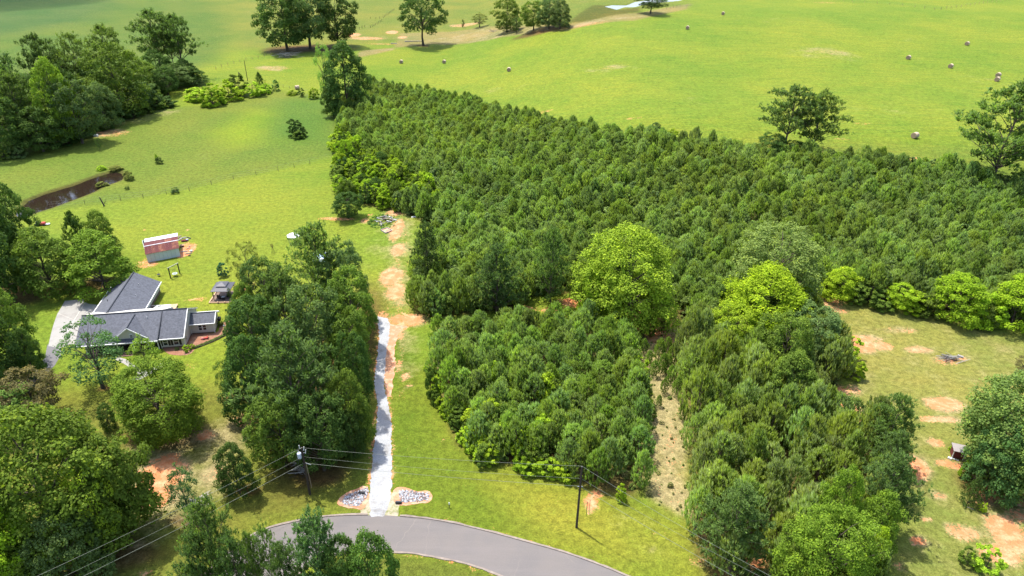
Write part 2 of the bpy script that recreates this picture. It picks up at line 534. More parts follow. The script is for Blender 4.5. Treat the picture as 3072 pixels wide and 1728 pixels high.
def build_ground():
    def axis(segs):
        out = [segs[0][0]]
        for a, b, d in segs:
            n = max(1, int(round((b - a) / d)))
            out += [a + (b - a) * (i + 1) / n for i in range(n)]
        return np.array(out)
    xs = axis([(-3000, -900, 150), (-900, -420, 20), (-420, -160, 4), (-160, 150, .8), (150, 360, 4), (360, 900, 20), (900, 3000, 150)])
    ys = axis([(-300, 20, 20), (20, 44, 3), (44, 230, .8), (230, 330, 1.6), (330, 560, 3), (560, 1000, 20), (1000, 5000, 200)])
    X, Y = np.meshgrid(xs, ys)
    Z = nterr(X, Y)
    # the banks drop to the ponds
    for pd, lv in ((POND, 0.0), (FARPOND, None)):
        s = sd_poly(X, Y, pd)
        Z = Z - 1.6 * nss(-1.0, 3.5, s)
    H, W = X.shape
    C = np.zeros((H, W, 3))
    C[:] = HAY
    dirt = np.zeros((H, W))
    dry = np.zeros((H, W))
    def zone(poly, c, soft=2.0):
        nonlocal C
        a = nss(-soft, soft, sd_poly(X, Y, poly))[..., None]
        C = C * (1 - a) + np.array(c) * a
    def mask(A, poly, v, soft=2.0):
        return np.maximum(A, v * nss(-soft, soft, sd_poly(X, Y, poly)))
    # fields
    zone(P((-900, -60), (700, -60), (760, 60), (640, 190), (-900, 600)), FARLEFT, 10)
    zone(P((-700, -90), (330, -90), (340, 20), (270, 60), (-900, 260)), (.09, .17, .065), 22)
    zone(P((600, -90), (2100, -90), (2050, 20), (1700, 70), (1300, 120), (1000, 140), (700, 150)), (.20, .245, .062), 12)
    dry = mask(dry, P((1060, 60), (1700, -20), (1900, 0), (1600, 70), (1200, 120), (1060, 130)), .22, 8)
    zone(P((-900, 480), (480, 330), (640, 310), (800, 270), (1000, 290), (1030, 460), (700, 540), (400, 600), (110, 640), (-900, 800)), PASTURE, 3)
    zone(P((640, 400), (760, 330), (880, 330), (840, 420), (700, 440)), (.24, .33, .04), 9)
    zone(P((830, 300), (1010, 300), (1010, 440), (900, 430), (780, 420)), (.12, .22, .05), 9)
    zone(P((-900, 800), (110, 640), (400, 602), (700, 542), (1015, 470), (1015, 640), (1330, 650), (1240, 760), (1240, 960), (1290, 1000), (1270, 1130), (1130, 950), (700, 1000), (300, 1200), (-900, 1200)), LAWN, .8)
    zone(P((-900, 1160), (300, 1170), (700, 1150), (1125, 1180), (1110, 1545), (950, 1550), (780, 1600), (600, 1800), (-900, 1900)), YARD, 5)
    zone(P((1180, 1000), (1275, 1130), (1345, 1300), (1440, 1385), (1620, 1430), (1900, 1500), (2080, 1570), (2110, 1740), (1880, 1728), (1680, 1655), (1450, 1593), (1180, 1548)), VERGE, 2)
    zone(P((1450, 1430), (1800, 1490), (2080, 1580), (2110, 1740), (1880, 1700), (1600, 1600)), (.25, .29, .055), 4)
    zone(P((1000, 1660), (1190, 1657), (1398, 1689), (1509, 1728), (1700, 1850), (900, 1900)), (.15, .19, .045), 1.5)
    zone(P((2430, 900), (2700, 925), (3072, 1000), (3300, 1040), (3300, 1900), (2600, 1900), (2700, 1500), (2700, 1250), (2540, 1240), (2560, 1050)), CLEAR, 3)
    dry = mask(dry, P((2430, 900), (2700, 925), (3072, 1000), (3300, 1040), (3300, 1900), (2600, 1900), (2700, 1500), (2700, 1250), (2540, 1240), (2560, 1050)), .28, 3)
    zone(P((2250, 420), (2900, 440), (3300, 470), (3300, 620), (2900, 570), (2300, 500)), (.20, .27, .055), 5)
    for pl in (PLANT, BLOCK, STRIP):
        zone(pl, FLOOR, 1.2)
    zone(PATH, (.27, .28, .10), 1.4)
    dry = mask(dry, PATH, .58, 1.6)
    dirt = mask(dirt, PATH, .18, 2.0)
    dirt = mask(dirt, P((2000, 1240), (2035, 1240), (2045, 1480), (1995, 1480), (1975, 1350)), .30, 1.5)
    dirt = mask(dirt, P((1150, 900), (1200, 700), (1170, 640), (1215, 620), (1235, 700), (1225, 820), (1250, 950), (1200, 1010)), .33, 3)
    dirt = mask(dirt, P((1180, 960), (1205, 960), (1225, 1150), (1200, 1200), (1180, 1100)), .3, 2)
    dry = mask(dry, P((1290, 940), (1400, 960), (1420, 1120), (1380, 1240), (1320, 1240), (1270, 1100)), .4, 2)
    zone(P((1068, 175), (1180, 150), (1200, 100), (1450, 78), (1700, 75), (1920, 38), (2075, 10), (2060, 28), (1900, 62), (1700, 92), (1500, 112), (1300, 133), (1080, 152)), WILD, 1.5)
    zone(P((1700, 70), (1740, 40), (1780, 15), (1830, 18), (1850, 30), (1920, 22), (1920, 36), (1760, 66)), (.13, .14, .035), 2)
    dry = mask(dry, P((1068, 175), (1180, 150), (1300, 115), (1450, 85), (1700, 78), (1920, 44), (2060, 25), (1900, 58), (1700, 88), (1500, 112), (1300, 133), (1080, 152)), .45, 2)
    dry = mask(dry, P((200, 400), (390, 350), (500, 310), (560, 330), (420, 375), (250, 430)), .4, 4)
    for (x, y, rx, ry, v) in ((2480, 160, 160, 26, .35), (1830, 205, 130, 16, .3), (2750, 120, 120, 20, .22), (1500, 270, 160, 14, .25), (2050, 300, 220, 16, .22), (2650, 330, 200, 20, .25), (2300, 60, 200, 14, .22), (1400, 170, 120, 10, .2), (2980, 250, 90, 30, .3), (1900, 120, 160, 16, .15), (620, 470, 90, 20, .2), (880, 460, 60, 12, .25), (760, 480, 80, 10, .2), (450, 90, 120, 14, .15), (700, 40, 160, 12, .2), (640, 110, 90, 10, .15)):
        p = at(x, y)
        zc = proj(p)[2]
        ey = abs(at(x, y - ry)[1] - at(x, y + ry)[1]) / 2
        dry = np.maximum(dry, v * nss(1.6, .1, ((X - p[0]) / (rx * zc / FOC)) ** 2 + ((Y - p[1]) / ey) ** 2))
    dry = mask(dry, P((760, 195), (860, 195), (850, 215), (770, 215)), .35, 5)
    dry = mask(dry, P((350, 1330), (760, 1210), (800, 1320), (700, 1500), (520, 1640), (300, 1750), (380, 1500)), .52, 5)
    dry = mask(dry, P((1700, 1440), (1900, 1500), (2080, 1570), (2110, 1740), (1850, 1640), (1720, 1560)), .25, 5)
    dry = mask(dry, P((1100, 600), (1300, 650), (1240, 960), (1120, 900), (1080, 740)), .34, 5)
    dry = mask(dry, P((1190, 990), (1275, 970), (1280, 1130), (1200, 1200)), .38, 3)
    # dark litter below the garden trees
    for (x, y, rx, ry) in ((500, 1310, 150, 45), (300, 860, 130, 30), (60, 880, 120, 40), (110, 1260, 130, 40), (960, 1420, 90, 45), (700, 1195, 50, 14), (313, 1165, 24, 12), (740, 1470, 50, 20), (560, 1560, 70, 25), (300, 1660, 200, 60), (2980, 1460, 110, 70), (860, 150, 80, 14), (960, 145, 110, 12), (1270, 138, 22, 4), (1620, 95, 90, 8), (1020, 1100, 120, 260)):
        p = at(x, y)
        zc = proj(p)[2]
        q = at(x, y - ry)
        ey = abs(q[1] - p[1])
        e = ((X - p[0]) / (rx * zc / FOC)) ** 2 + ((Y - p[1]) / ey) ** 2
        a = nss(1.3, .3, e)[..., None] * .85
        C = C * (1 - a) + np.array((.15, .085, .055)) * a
    # bare red clay
    spots = [(1175, 830, 34, 30, .8), (1186, 875, 26, 26, .75), (1190, 690, 20, 34, .75), (1180, 640, 26, 10, .6), (1194, 750, 22, 20, .6), (1240, 785, 14, 8, .6), (1235, 812, 12, 6, .6), (1095, 662, 18, 9, .55), (1110, 645, 10, 5, .5),
             (1220, 960, 60, 22, .7), (1190, 1000, 28, 26, .6), (1215, 1130, 14, 12, .65), (1228, 1158, 12, 9, .6), (1190, 1100, 10, 22, .6), (1206, 1180, 10, 8, .4),
             (485, 1425, 72, 55, .85), (470, 1490, 70, 40, .6), (612, 1307, 30, 13, .85), (509, 1369, 34, 11, .75), (739, 1259, 50, 25, .42), (650, 1420, 40, 30, .35), (460, 1385, 30, 12, .6),
             (2577, 1033, 50, 26, .75), (2648, 1038, 30, 14, .7), (2600, 1015, 50, 8, .6), (2755, 1049, 42, 10, .6), (2700, 990, 60, 8, .4), (2835, 1082, 40, 14, .5), (2885, 1076, 20, 8, .5),
             (2831, 1212, 60, 22, .8), (2815, 1259, 65, 10, .7), (2807, 1327, 24, 14, .7), (2732, 1398, 52, 40, .85), (2700, 1440, 30, 18, .6), (2843, 1390, 40, 12, .7), (2870, 1400, 30, 10, .7), (2815, 1486, 20, 11, .65), (2775, 1553, 24, 8, .65), (2850, 1580, 20, 10, .6),
             (2891, 1597, 50, 24, .62), (2755, 1625, 26, 18, .65), (3022, 1600, 55, 60, .8), (3002, 1665, 60, 34, .75), (3060, 1550, 40, 20, .6), (2990, 1475, 70, 36, .75), (3040, 1500, 40, 20, .6), (2965, 1510, 60, 12, .4), (2700, 1700, 30, 12, .4),
             (2537, 1212, 38, 60, .8), (2560, 1170, 22, 20, .6), (2470, 905, 70, 18, .55), (2490, 930, 60, 16, .5), (1740, 908, 70, 16, .75), (1660, 930, 40, 10, .5), (1580, 930, 40, 16, .5), (1948, 955, 75, 36, 1.0), (1975, 1010, 45, 30, .65), (1900, 870, 50, 20, .6),
             (2400, 1480, 40, 24, .6), (2260, 1680, 40, 26, .6), (2280, 1380, 30, 18, .3),
             (1771, 1510, 20, 28, .8), (1790, 1480, 30, 12, .62), (1690, 1504, 7, 4, .6), (1553, 1422, 6, 4, .6), (1335, 1317, 6, 4, .5), (1966, 1565, 14, 7, .4), (1975, 1598, 10, 9, .4), (1958, 1645, 12, 9, .35), (1600, 1420, 20, 5, .3),
             (1060, 105, 22, 6, .7), (1100, 115, 60, 5, .55), (1176, 97, 18, 5, .8), (1208, 112, 14, 4, .7), (1395, 75, 50, 5, .5), (1155, 132, 60, 4, .4), (1770, 72, 60, 5, .45),
             (2070, 423, 60, 5, .5), (2470, 460, 30, 8, .5), (2520, 418, 30, 4, .4), (1630, 335, 30, 5, .4), (1900, 355, 30, 4, .35), (2730, 475, 40, 6, .45), (2600, 370, 60, 4, .28), (1830, 203, 40, 6, .25), (2480, 155, 70, 10, .22), (2480, 8, 50, 3, .35), (2900, 550, 50, 10, .35),
             (561, 752, 20, 22, 1.0), (556, 735, 12, 12, .6), (440, 792, 36, 14, .6), (450, 770, 14, 26, .4), (690, 880, 40, 26, .3), (600, 898, 22, 8, .55), (570, 900, 16, 5, .45), (735, 860, 30, 20, .55), (1010, 656, 60, 6, .6), (430, 690, 6, 4, .5), (562, 690, 8, 4, .6),
             (330, 400, 60, 12, .45), (1230, 595, 16, 12, .75), (1245, 610, 30, 12, .4), (820, 205, 60, 8, .35), (560, 1100, 40, 12, .3), (470, 1100, 24, 16, .5), (1035, 340, 10, 4, .4), (1023, 402, 6, 22, .6), (2100, 1690, 40, 22, .3), (430, 1725, 30, 14, .6), (410, 1640, 20, 10, .3)]
    for (x, y, rx, ry, v) in spots:
        p = at(x, y)
        zc = proj(p)[2]
        ey = abs(at(x, y - ry)[1] - at(x, y + ry)[1]) / 2
        e = ((X - p[0]) / (rx * zc / FOC)) ** 2 + ((Y - p[1]) / ey) ** 2
        dirt = np.maximum(dirt, v * nss(1.9, .1, e))
    # worn soil beside the road, the drive and the concrete
    for pl, wd_, v_ in ((ROAD_TOP + ROAD_BOT, .9, .42), (GRAVEL, 1.0, .5)):
        sp_ = sd_poly(X, Y, pl)
        dirt = np.maximum(dirt, v_ * nss(-wd_, -.1, sp_))
    # litter and mud on the pond bank
    s = sd_poly(X, Y, POND)
    a = (nss(-1.6, -.2, s))[..., None] * .8
    C = C * (1 - a) + np.array((.10, .085, .04)) * a
    me = bpy.data.meshes.new('ground')
    nv = H * W
    me.vertices.add(nv)
    me.vertices.foreach_set('co', np.stack([X, Y, Z], -1).astype(np.float32).ravel())
    idx = np.arange(nv).reshape(H, W)
    q = np.stack([idx[:-1, :-1], idx[:-1, 1:], idx[1:, 1:], idx[1:, :-1]], -1).reshape(-1, 4)
    me.loops.add(q.size)
    me.polygons.add(len(q))
    me.polygons.foreach_set('loop_start', np.arange(0, q.size, 4, dtype=np.int32))
    me.loops.foreach_set('vertex_index', q.astype(np.int32).ravel())
    me.update(calc_edges=True)
    me.polygons.foreach_set('use_smooth', np.ones(len(q), bool))
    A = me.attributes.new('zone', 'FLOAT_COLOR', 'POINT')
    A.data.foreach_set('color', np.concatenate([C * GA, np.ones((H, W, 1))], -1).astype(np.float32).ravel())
    far = nss(150, 210, Y)
    mow = np.maximum(.25, far) * nss(-900, -880, X) * (1 - nss(-.5, .5, sd_poly(X, Y, P((-900, 300), (1010, 250), (1012, 474), (700, 538), (400, 600), (110, 640), (-900, 800)))))
    for nm, arr in (('dirt', dirt), ('dry', dry), ('mow', mow)):
        A = me.attributes.new(nm, 'FLOAT', 'POINT')
        A.data.foreach_set('value', arr.astype(np.float32).ravel())
    me.materials.append(M['ground'])
    o = place('ground', me)
    tag(o, kind='structure')
build_ground()

# ------------------------------------------------------------------ flat sheets on the ground
def smooth_poly(pts, step=.6, jitter=.08, seed=1):
    r = random.Random(seed)
    out = []
    n = len(pts)
    for i in range(n):
        p0, p1, p2, p3 = (Vector(pts[(i + k - 1) % n]) for k in range(4))
        L = (p2 - p1).length
        m = max(1, int(L / step))
        for k in range(m):
            t = k / m
            q = .5 * ((2 * p1) + (p2 - p0) * t + (2 * p0 - 5 * p1 + 4 * p2 - p3) * t * t + (3 * p1 - p0 - 3 * p2 + p3) * t ** 3)
            out.append((q.x + r.uniform(-jitter, jitter), q.y + r.uniform(-jitter, jitter)))
    return out

def sheet(name, pts, z, mat, kind='structure', parent=None, thick=0.0):
    bm = bmesh.new()
    vs_ = [bm.verts.new((x, y, z)) for x, y in pts]
    f = bm.faces.new(vs_)
    if thick:
        r = bmesh.ops.extrude_face_region(bm, geom=[f])
        for e in r['geom']:
            if isinstance(e, bmesh.types.BMVert): e.co.z -= thick
    bmesh.ops.triangulate(bm, faces=bm.faces[:])
    bmesh.ops.recalc_face_normals(bm, faces=bm.faces[:])
    me = bpy.data.meshes.new(name)
    bm.to_mesh(me)
    bm.free()
    up = sum(p.normal.z * p.area for p in me.polygons)
    if not thick and up < 0: me.flip_normals()
    me.materials.append(mat)
    o = place(name, me, parent)
    if parent is None: tag(o, kind=kind)
    return o

sheet('pond', smooth_poly(POND, 1.5, .1), -.35, M['water'])
sheet('far_pond', smooth_poly(FARPOND, 3, .3), terr(110, 460) - .3, M['far_water'])
def spline(pts, step=.8):
    out = []
    for i in range(len(pts) - 1):
        p1, p2 = Vector(pts[i]), Vector(pts[i + 1])
        p0 = Vector(pts[i - 1]) if i else p1 * 2 - p2
        p3 = Vector(pts[i + 2]) if i + 2 < len(pts) else p2 * 2 - p1
        m = max(1, int((p2 - p1).length / step))
        for k in range(m):
            t = k / m
            q = .5 * ((2 * p1) + (p2 - p0) * t + (2 * p0 - 5 * p1 + 4 * p2 - p3) * t * t + (3 * p1 - p0 - 3 * p2 + p3) * t ** 3)
            out.append((q.x, q.y))
    out.append(tuple(pts[-1]))
    return out
RT_, RB_ = spline(ROAD_TOP), spline(ROAD_BOT)
sheet('road', RT_ + RB_, .012, M['road'])
def kerb(line, side, w_=.22, skip=None):
    mb = MB()
    r = random.Random(3)
    n = len(line)
    off = []
    for i in range(n):
        a, b = Vector(line[max(0, i - 1)]), Vector(line[min(n - 1, i + 1)])
        d = (b - a).normalized()
        nn = Vector((-d.y, d.x)) * side
        off.append((line[i][0] + nn.x * (w_ + r.uniform(-.05, .08)), line[i][1] + nn.y * (w_ + r.uniform(-.05, .08))))
    for i in range(n - 1):
        if skip and skip(line[i]): continue
        a, b, c, d = line[i], line[i + 1], off[i + 1], off[i]
        mb.hexa([(*a, 0), (*b, 0), (*c, 0), (*d, 0)], [(*a, .11), (*b, .11), (*c, .09), (*d, .09)])
    o = mb.build('kerb', M['kerb'])
    tag(o, kind='structure')
dx0, dx1 = at(1085, 1546).x, at(1190, 1546).x
kerb(RT_, 1, .26, lambda p: dx0 < p[0] < dx1)
kerb(RB_, 1)
sheet('gravel_driveway', smooth_poly(GRAVEL, .35, .15, 3), .016, M['gravel'])
sheet('clay_track', smooth_poly(P((1127, 914), (1155, 924), (1200, 930), (1246, 936), (1268, 952), (1240, 968), (1205, 990), (1190, 1020), (1184, 1060), (1187, 1092), (1178, 1150), (1172, 1190), (1160, 1190), (1152, 1120), (1156, 1050), (1160, 990), (1140, 935)), .5, .16, 5), .008, M['clay'])
sheet('apron', smooth_poly(P((1085, 1546), (1095, 1505), (1108, 1480), (1172, 1480), (1195, 1510), (1190, 1549), (1140, 1546)), .4, .12, 6), .004, surf('sandy_apron', (.40, .35, .25), .95, .2, 1, .3, 4, col2=(.20, .22, .07), c2scale=.9))
HZ = lambda *p: P(*[(120 + x / 4.025, 780 + y / 4.025) for x, y in p])
sheet('concrete_drive', HZ((300, 495), (420, 483), (525, 475), (540, 510), (600, 532), (720, 545), (700, 640), (640, 760), (560, 900), (420, 1010), (250, 1060), (100, 1040), (130, 900), (160, 790), (205, 660), (255, 575)), .012, M['concrete'])
mbj = MB()
for a, b in (((540, 520), (330, 860)), ((520, 770), (210, 640))):
    p, q = HZ(a, b)
    mbj.hexa([(p[0] - .05, p[1], .012), (p[0] + .05, p[1], .012), (q[0] + .05, q[1], .012), (q[0] - .05, q[1], .012)], [(p[0] - .05, p[1], .018), (p[0] + .05, p[1], .018), (q[0] + .05, q[1], .018), (q[0] - .05, q[1], .018)])
tag(mbj.build('concrete_joint', surf('pale_joint', (.55, .52, .46))), kind='structure')
sheet('asphalt_drive', HZ((90, 1020), (260, 1050), (250, 1150), (180, 1270), (60, 1400), (-120, 1560), (-300, 1640), (-280, 1500), (-60, 1330), (60, 1180)), .008, M['asphalt_old'])
sheet('mulch_bed', smooth_poly(HZ((1500, 1060), (1760, 1040), (1800, 880), (2120, 880), (2190, 760), (2330, 740), (2345, 850), (2280, 880), (2100, 960), (1890, 1060), (1840, 1110), (1760, 1150), (1560, 1135)), .5, .06, 8), .008, M['mulch'])
sheet('walkway', smooth_poly(HZ((905, 1190), (1020, 1190), (1260, 1330), (1480, 1240), (1500, 1270), (1300, 1400), (1150, 1460), (1100, 1440), (1180, 1370), (990, 1240)), .5, .08, 9), .006, M['concrete'])

# ------------------------------------------------------------------ foliage meshes (unit trees: 1 wide, 1 high)
def leaf_mesh(name, pos, nrm, size, tint, mat, length=None, along=None, keep_along=False):
    """one small four sided leaf spray per position"""
    n = len(pos)
    nrm = nrm / (np.linalg.norm(nrm, axis=1, keepdims=True) + 1e-9)
    if along is None:
        along = RNG.normal(size=(n, 3))
    nrm0 = nrm
    if keep_along:                                      # the shoot keeps its direction, the blade turns its face up
        along = along / (np.linalg.norm(along, axis=1, keepdims=True) + 1e-9)
        nrm = nrm - along * np.sum(along * nrm, 1, keepdims=True)
        nrm = nrm / (np.linalg.norm(nrm, axis=1, keepdims=True) + 1e-9)
    soft = nrm0 if keep_along else None
    u = along - nrm * np.sum(along * nrm, 1, keepdims=True)
    u /= np.linalg.norm(u, axis=1, keepdims=True) + 1e-9
    v = np.cross(nrm, u)
    L = (size if length is None else length)[:, None]
    S = size[:, None]
    a, b = pos - u * L * .5, pos + u * L * .5
    c, d = pos - u * L * .05 + v * S * .5, pos + u * L * .05 - v * S * .5
    V = np.stack([a, d, b, c], 1).reshape(-1, 3)
    me = bpy.data.meshes.new(name)
    me.vertices.add(n * 4)
    me.vertices.foreach_set('co', V.astype(np.float32).ravel())
    me.loops.add(n * 4)
    me.polygons.add(n)
    me.polygons.foreach_set('loop_start', np.arange(0, n * 4, 4, dtype=np.int32))
    me.loops.foreach_set('vertex_index', np.arange(n * 4, dtype=np.int32))
    me.update(calc_edges=True)
    A = me.attributes.new('tint', 'FLOAT', 'FACE')
    A.data.foreach_set('value', tint.astype(np.float32))
    me.materials.append(mat)
    if keep_along:                                      # soft shading: a spray of needles is lit as a tuft, not as a blade
        sn = nrm * .35 + soft
        sn /= np.linalg.norm(sn, axis=1, keepdims=True)
        me.normals_split_custom_set(np.repeat(sn, 4, axis=0).tolist())
    return me

def rdir(n):
    d = RNG.normal(size=(n, 3))
    return d / np.linalg.norm(d, axis=1, keepdims=True)

def limb_mesh(name, tips, mat, r0=.02, lean=0.0, top=.9, fork=.25):
    mb = MB()
    segs = 5
    pts = [Vector((lean * (t / segs) ** 2 + .012 * math.sin(t * 2.1), .01 * math.cos(t * 1.7), top * t / segs)) for t in range(segs + 1)]
    for i in range(segs):
        mb.tube(pts[i], pts[i + 1], r0 * (1 - i / segs * .85) * (1.25 if i == 0 else 1), r0 * (1 - (i + 1) / segs * .85), 6)
    for tp in tips:
        tp = Vector(tp)
        zz = max(fork * .8, tp.z - (Vector((tp.x, tp.y, 0)).length) * .75 - .02)
        k = min(segs - 1e-3, max(0, zz / top * segs))
        b = pts[int(k)].lerp(pts[int(k) + 1], k - int(k))
        m1 = b.lerp(tp, .5) + Vector((0, 0, .03))
        rr = r0 * .42 * (1 - k / segs * .5)
        mb.tube(b, m1, rr, rr * .6, 4)
        mb.tube(m1, tp, rr * .6, rr * .2, 4)
    return mb.mesh(name, mat)

def broadleaf(i, z0=.16, n_l=85, n_leaf=100, prof='round', loose=0.0, leaf=.0235, rl=(.065, .125)):
    """broadleaf tree: boughs of leaves over forked limbs"""
    C, RR = [], []
    tries = 0
    while len(C) < n_l and tries < 4000:
        tries += 1
        t = RNG.uniform(0, 1)
        if prof == 'round': rad = math.sqrt(max(0, 1 - (2 * (t * .94 + .02) - 1) ** 2)) ** .8
        elif prof == 'dome': rad = (1 - t ** 2.6) ** .6 * (.86 + .14 * min(1, t * 5))
        elif prof == 'vase': rad = math.sin(min(1, t * 1.02 + .12) * math.pi) ** .6 * (.5 + .5 * t)
        elif prof == 'cone': rad = (1 - t) ** .75 * .98 + .04
        elif prof == 'tall': rad = math.sin(min(1, t * .9 + .08) * math.pi) ** .5
        a = RNG.uniform(0, 2 * math.pi)
        wob = 1 + .17 * math.sin(a * 2 + i * 1.7) + .12 * math.sin(a * 3 + i * 2.9 + t * 4) + .08 * math.sin(a * 5 + i + t * 7)
        q = rad * .40 * wob * RNG.uniform(.35, 1) ** .45
        p = np.array((q * math.cos(a), q * math.sin(a), z0 + (.95 - z0) * t))
        r = RNG.uniform(*rl) * (1 - .25 * t)
        if any(np.linalg.norm((p - c) * (1, 1, .9)) < (r + rr) * (.55 + loose) for c, rr in zip(C, RR)): continue
        C.append(p)
        RR.append(r)
    pos, nrm, sz, tn = [], [], [], []
    for c, r in zip(C, RR):
        k = int(n_leaf * 1.75 * (r / .09) ** 1.6)
        d = rdir(k * 2)
        out = np.array((c[0], c[1], .25))
        out /= np.linalg.norm(out) + 1e-6
        keep = (d @ out > -.35) & (d[:, 2] > -.55)
        d = d[keep][:k]
        k = len(d)
        rad = r * RNG.uniform(.62, 1.12, (k, 1)) * (1 + .25 * np.sin(d[:, :1] * 7 + c[0] * 40) * np.cos(d[:, 1:2] * 6 + c[1] * 50))
        pos.append(c + d * rad * (1, 1, .75))
        nrm.append(d * .8 + np.array((0, 0, .55)) + RNG.normal(size=(k, 3)) * .42)
        sz.append(RNG.uniform(.6, 1.3, k) * leaf)
        tn.append(np.clip(RNG.normal(.45, .2, k) + RNG.normal(0, .1) + d[:, 2] * .0, 0, 1))
    pos, nrm, sz, tn = map(np.concatenate, (pos, nrm, sz, tn))
    crown = leaf_mesh(f'crown_broad_{i}', pos, nrm, sz, tn, M['leaf'])
    o = sorted(range(len(C)), key=lambda q: RNG.random())[:26]
    trunk = limb_mesh(f'trunk_broad_{i}', [C[k] for k in o], M['bark'], .022, 0, .8, z0 + .08)
    return trunk, crown

def pine_tall(i, z0=.35, n_b=30, wide=1.0, sparse=1.0):
    """mature pine: bare stem, level limbs carrying plates of needle tufts"""
    tips, pos, nrm, al, sz, ln, tn = [], [], [], [], [], [], []
    for b in range(n_b):
        t = (b + RNG.uniform(0, 1)) / n_b
        z = z0 + (.97 - z0) * t
        L = .48 * wide * (math.sin(min(1, t * .72 + .28) * math.pi) ** .65) * RNG.uniform(.6, 1.08)
        L = max(L, .05)
        a = b * 2.4 + RNG.uniform(-.4, .4)
        e = np.array((math.cos(a), math.sin(a), 0))
        tip = e * L + np.array((0, 0, z + L * .14))
        tips.append(tip)
        for c in range(int(7 + L * 34)):
            s = RNG.uniform(.22, 1.05) ** .8
            cc = e * L * s + np.array((0, 0, z + L * .14 * s)) + RNG.normal(size=3) * (.035 + .05 * L, .035 + .05 * L, .016)
            k = int(15 * sparse)
            d = rdir(k)
            d[:, 2] = np.abs(d[:, 2]) * .8 + .1
            d += e * .35
            d /= np.linalg.norm(d, axis=1, keepdims=True)
            l = RNG.uniform(.022, .040, k)
            pos.append(cc + d * l[:, None] * .5 + RNG.normal(size=(k, 3)) * .011)
            al.append(d)
            nr = RNG.normal(size=(k, 3)) * .5 + np.array((0, 0, 1.0))
            nrm.append(nr)
            sz.append(l * .42)
            ln.append(l * 1.15)
            tn.append(np.clip(RNG.normal(.45, .2, k) + RNG.normal(0, .12), 0, 1))
    pos, nrm, al, sz, ln, tn = map(np.concatenate, (pos, nrm, al, sz, ln, tn))
    crown = leaf_mesh(f'crown_pine_{i}', pos, nrm, sz, tn, M['needle'], ln, al, True)
    return limb_mesh(f'trunk_pine_{i}', tips, M['pine_bark'], .017, .02 * math.sin(i), .96, z0), crown

def pine_young(i, n_t=330, z0=.05):
    """young plantation pine: broad, bristling with upright shoots"""
    pos, nrm, al, sz, ln, tn, tips = [], [], [], [], [], [], []
    top = RNG.uniform(.2, 1.1)
    for k in range(n_t):
        t = RNG.uniform(0, 1) ** .8
        rad = (1 - t ** (1.5 + top)) ** (.62) * (.5 + .5 * min(1, t * 3.2)) * .5 + .012
        a = RNG.uniform(0, 2 * math.pi)
        wob = 1 + .2 * math.sin(a * 3 + i + t * 5) + .14 * math.sin(a * 5 + 2 * i + t * 9)
        q = rad * wob * RNG.uniform(.35, 1.0) ** .6
        e = np.array((math.cos(a), math.sin(a), 0))
        c = e * q + np.array((0, 0, z0 + (.88 - z0) * t + RNG.uniform(-.03, .04)))
        if k % 14 == 0: tips.append(c)
        m = 10
        d = rdir(m) * .38 + np.array((0, 0, 1.15)) + e * .34
        d /= np.linalg.norm(d, axis=1, keepdims=True)
        l = RNG.uniform(.05, .125, m)
        pos.append(c + d * l[:, None] * .5 * (1, 1, .8) + RNG.normal(size=(m, 3)) * .013)
        al.append(d)
        nrm.append(RNG.normal(size=(m, 3)) * .35 + e * .3 + np.array((0, 0, 1.0)))
        sz.append(l * .25)
        ln.append(l)
        tn.append(np.clip(RNG.normal(.45, .17, m) + RNG.normal(0, .13), 0, 1))
    pos, nrm, al, sz, ln, tn = map(np.concatenate, (pos, nrm, al, sz, ln, tn))
    crown = leaf_mesh(f'crown_young_{i}', pos, nrm, sz, tn, M['needle'], ln, al, True)
    return limb_mesh(f'trunk_young_{i}', tips, M['pine_bark'], .02, 0, .88, .1), crown

def cedar_mesh(i):
    pos, nrm, al, sz, ln, tn, tips = [], [], [], [], [], [], []
    for k in range(420):
        t = RNG.uniform(0, 1) ** 1.15
        a = RNG.uniform(0, 2 * math.pi)
        rad = ((1 - t ** 1.5) ** .8 * .46 + .012) * (1 + .22 * math.sin(a * 4 + i + t * 11) + .14 * math.sin(a * 2 + t * 17)) * RNG.uniform(.45, 1.05)
        e = np.array((math.cos(a), math.sin(a), 0))
        c = e * rad + np.array((0, 0, .04 + .93 * t))
        if k % 30 == 0: tips.append(c)
        m = 9
        d = rdir(m) * .6 + np.array((0, 0, .75)) + e * .55
        l = RNG.uniform(.03, .065, m)
        pos.append(c + RNG.normal(size=(m, 3)) * .018)
        al.append(d)
        nrm.append(RNG.normal(size=(m, 3)) * .6 + e + np.array((0, 0, .4)))
        sz.append(l * .5)
        ln.append(l)
        tn.append(np.clip(RNG.normal(.4, .18, m) + RNG.normal(0, .12), 0, 1))
    pos, nrm, al, sz, ln, tn = map(np.concatenate, (pos, nrm, al, sz, ln, tn))
    return limb_mesh(f'trunk_cedar_{i}', tips, M['bark'], .02, 0, .95, .05), leaf_mesh(f'crown_cedar_{i}', pos, nrm, sz, tn, M['needle'], ln, al)

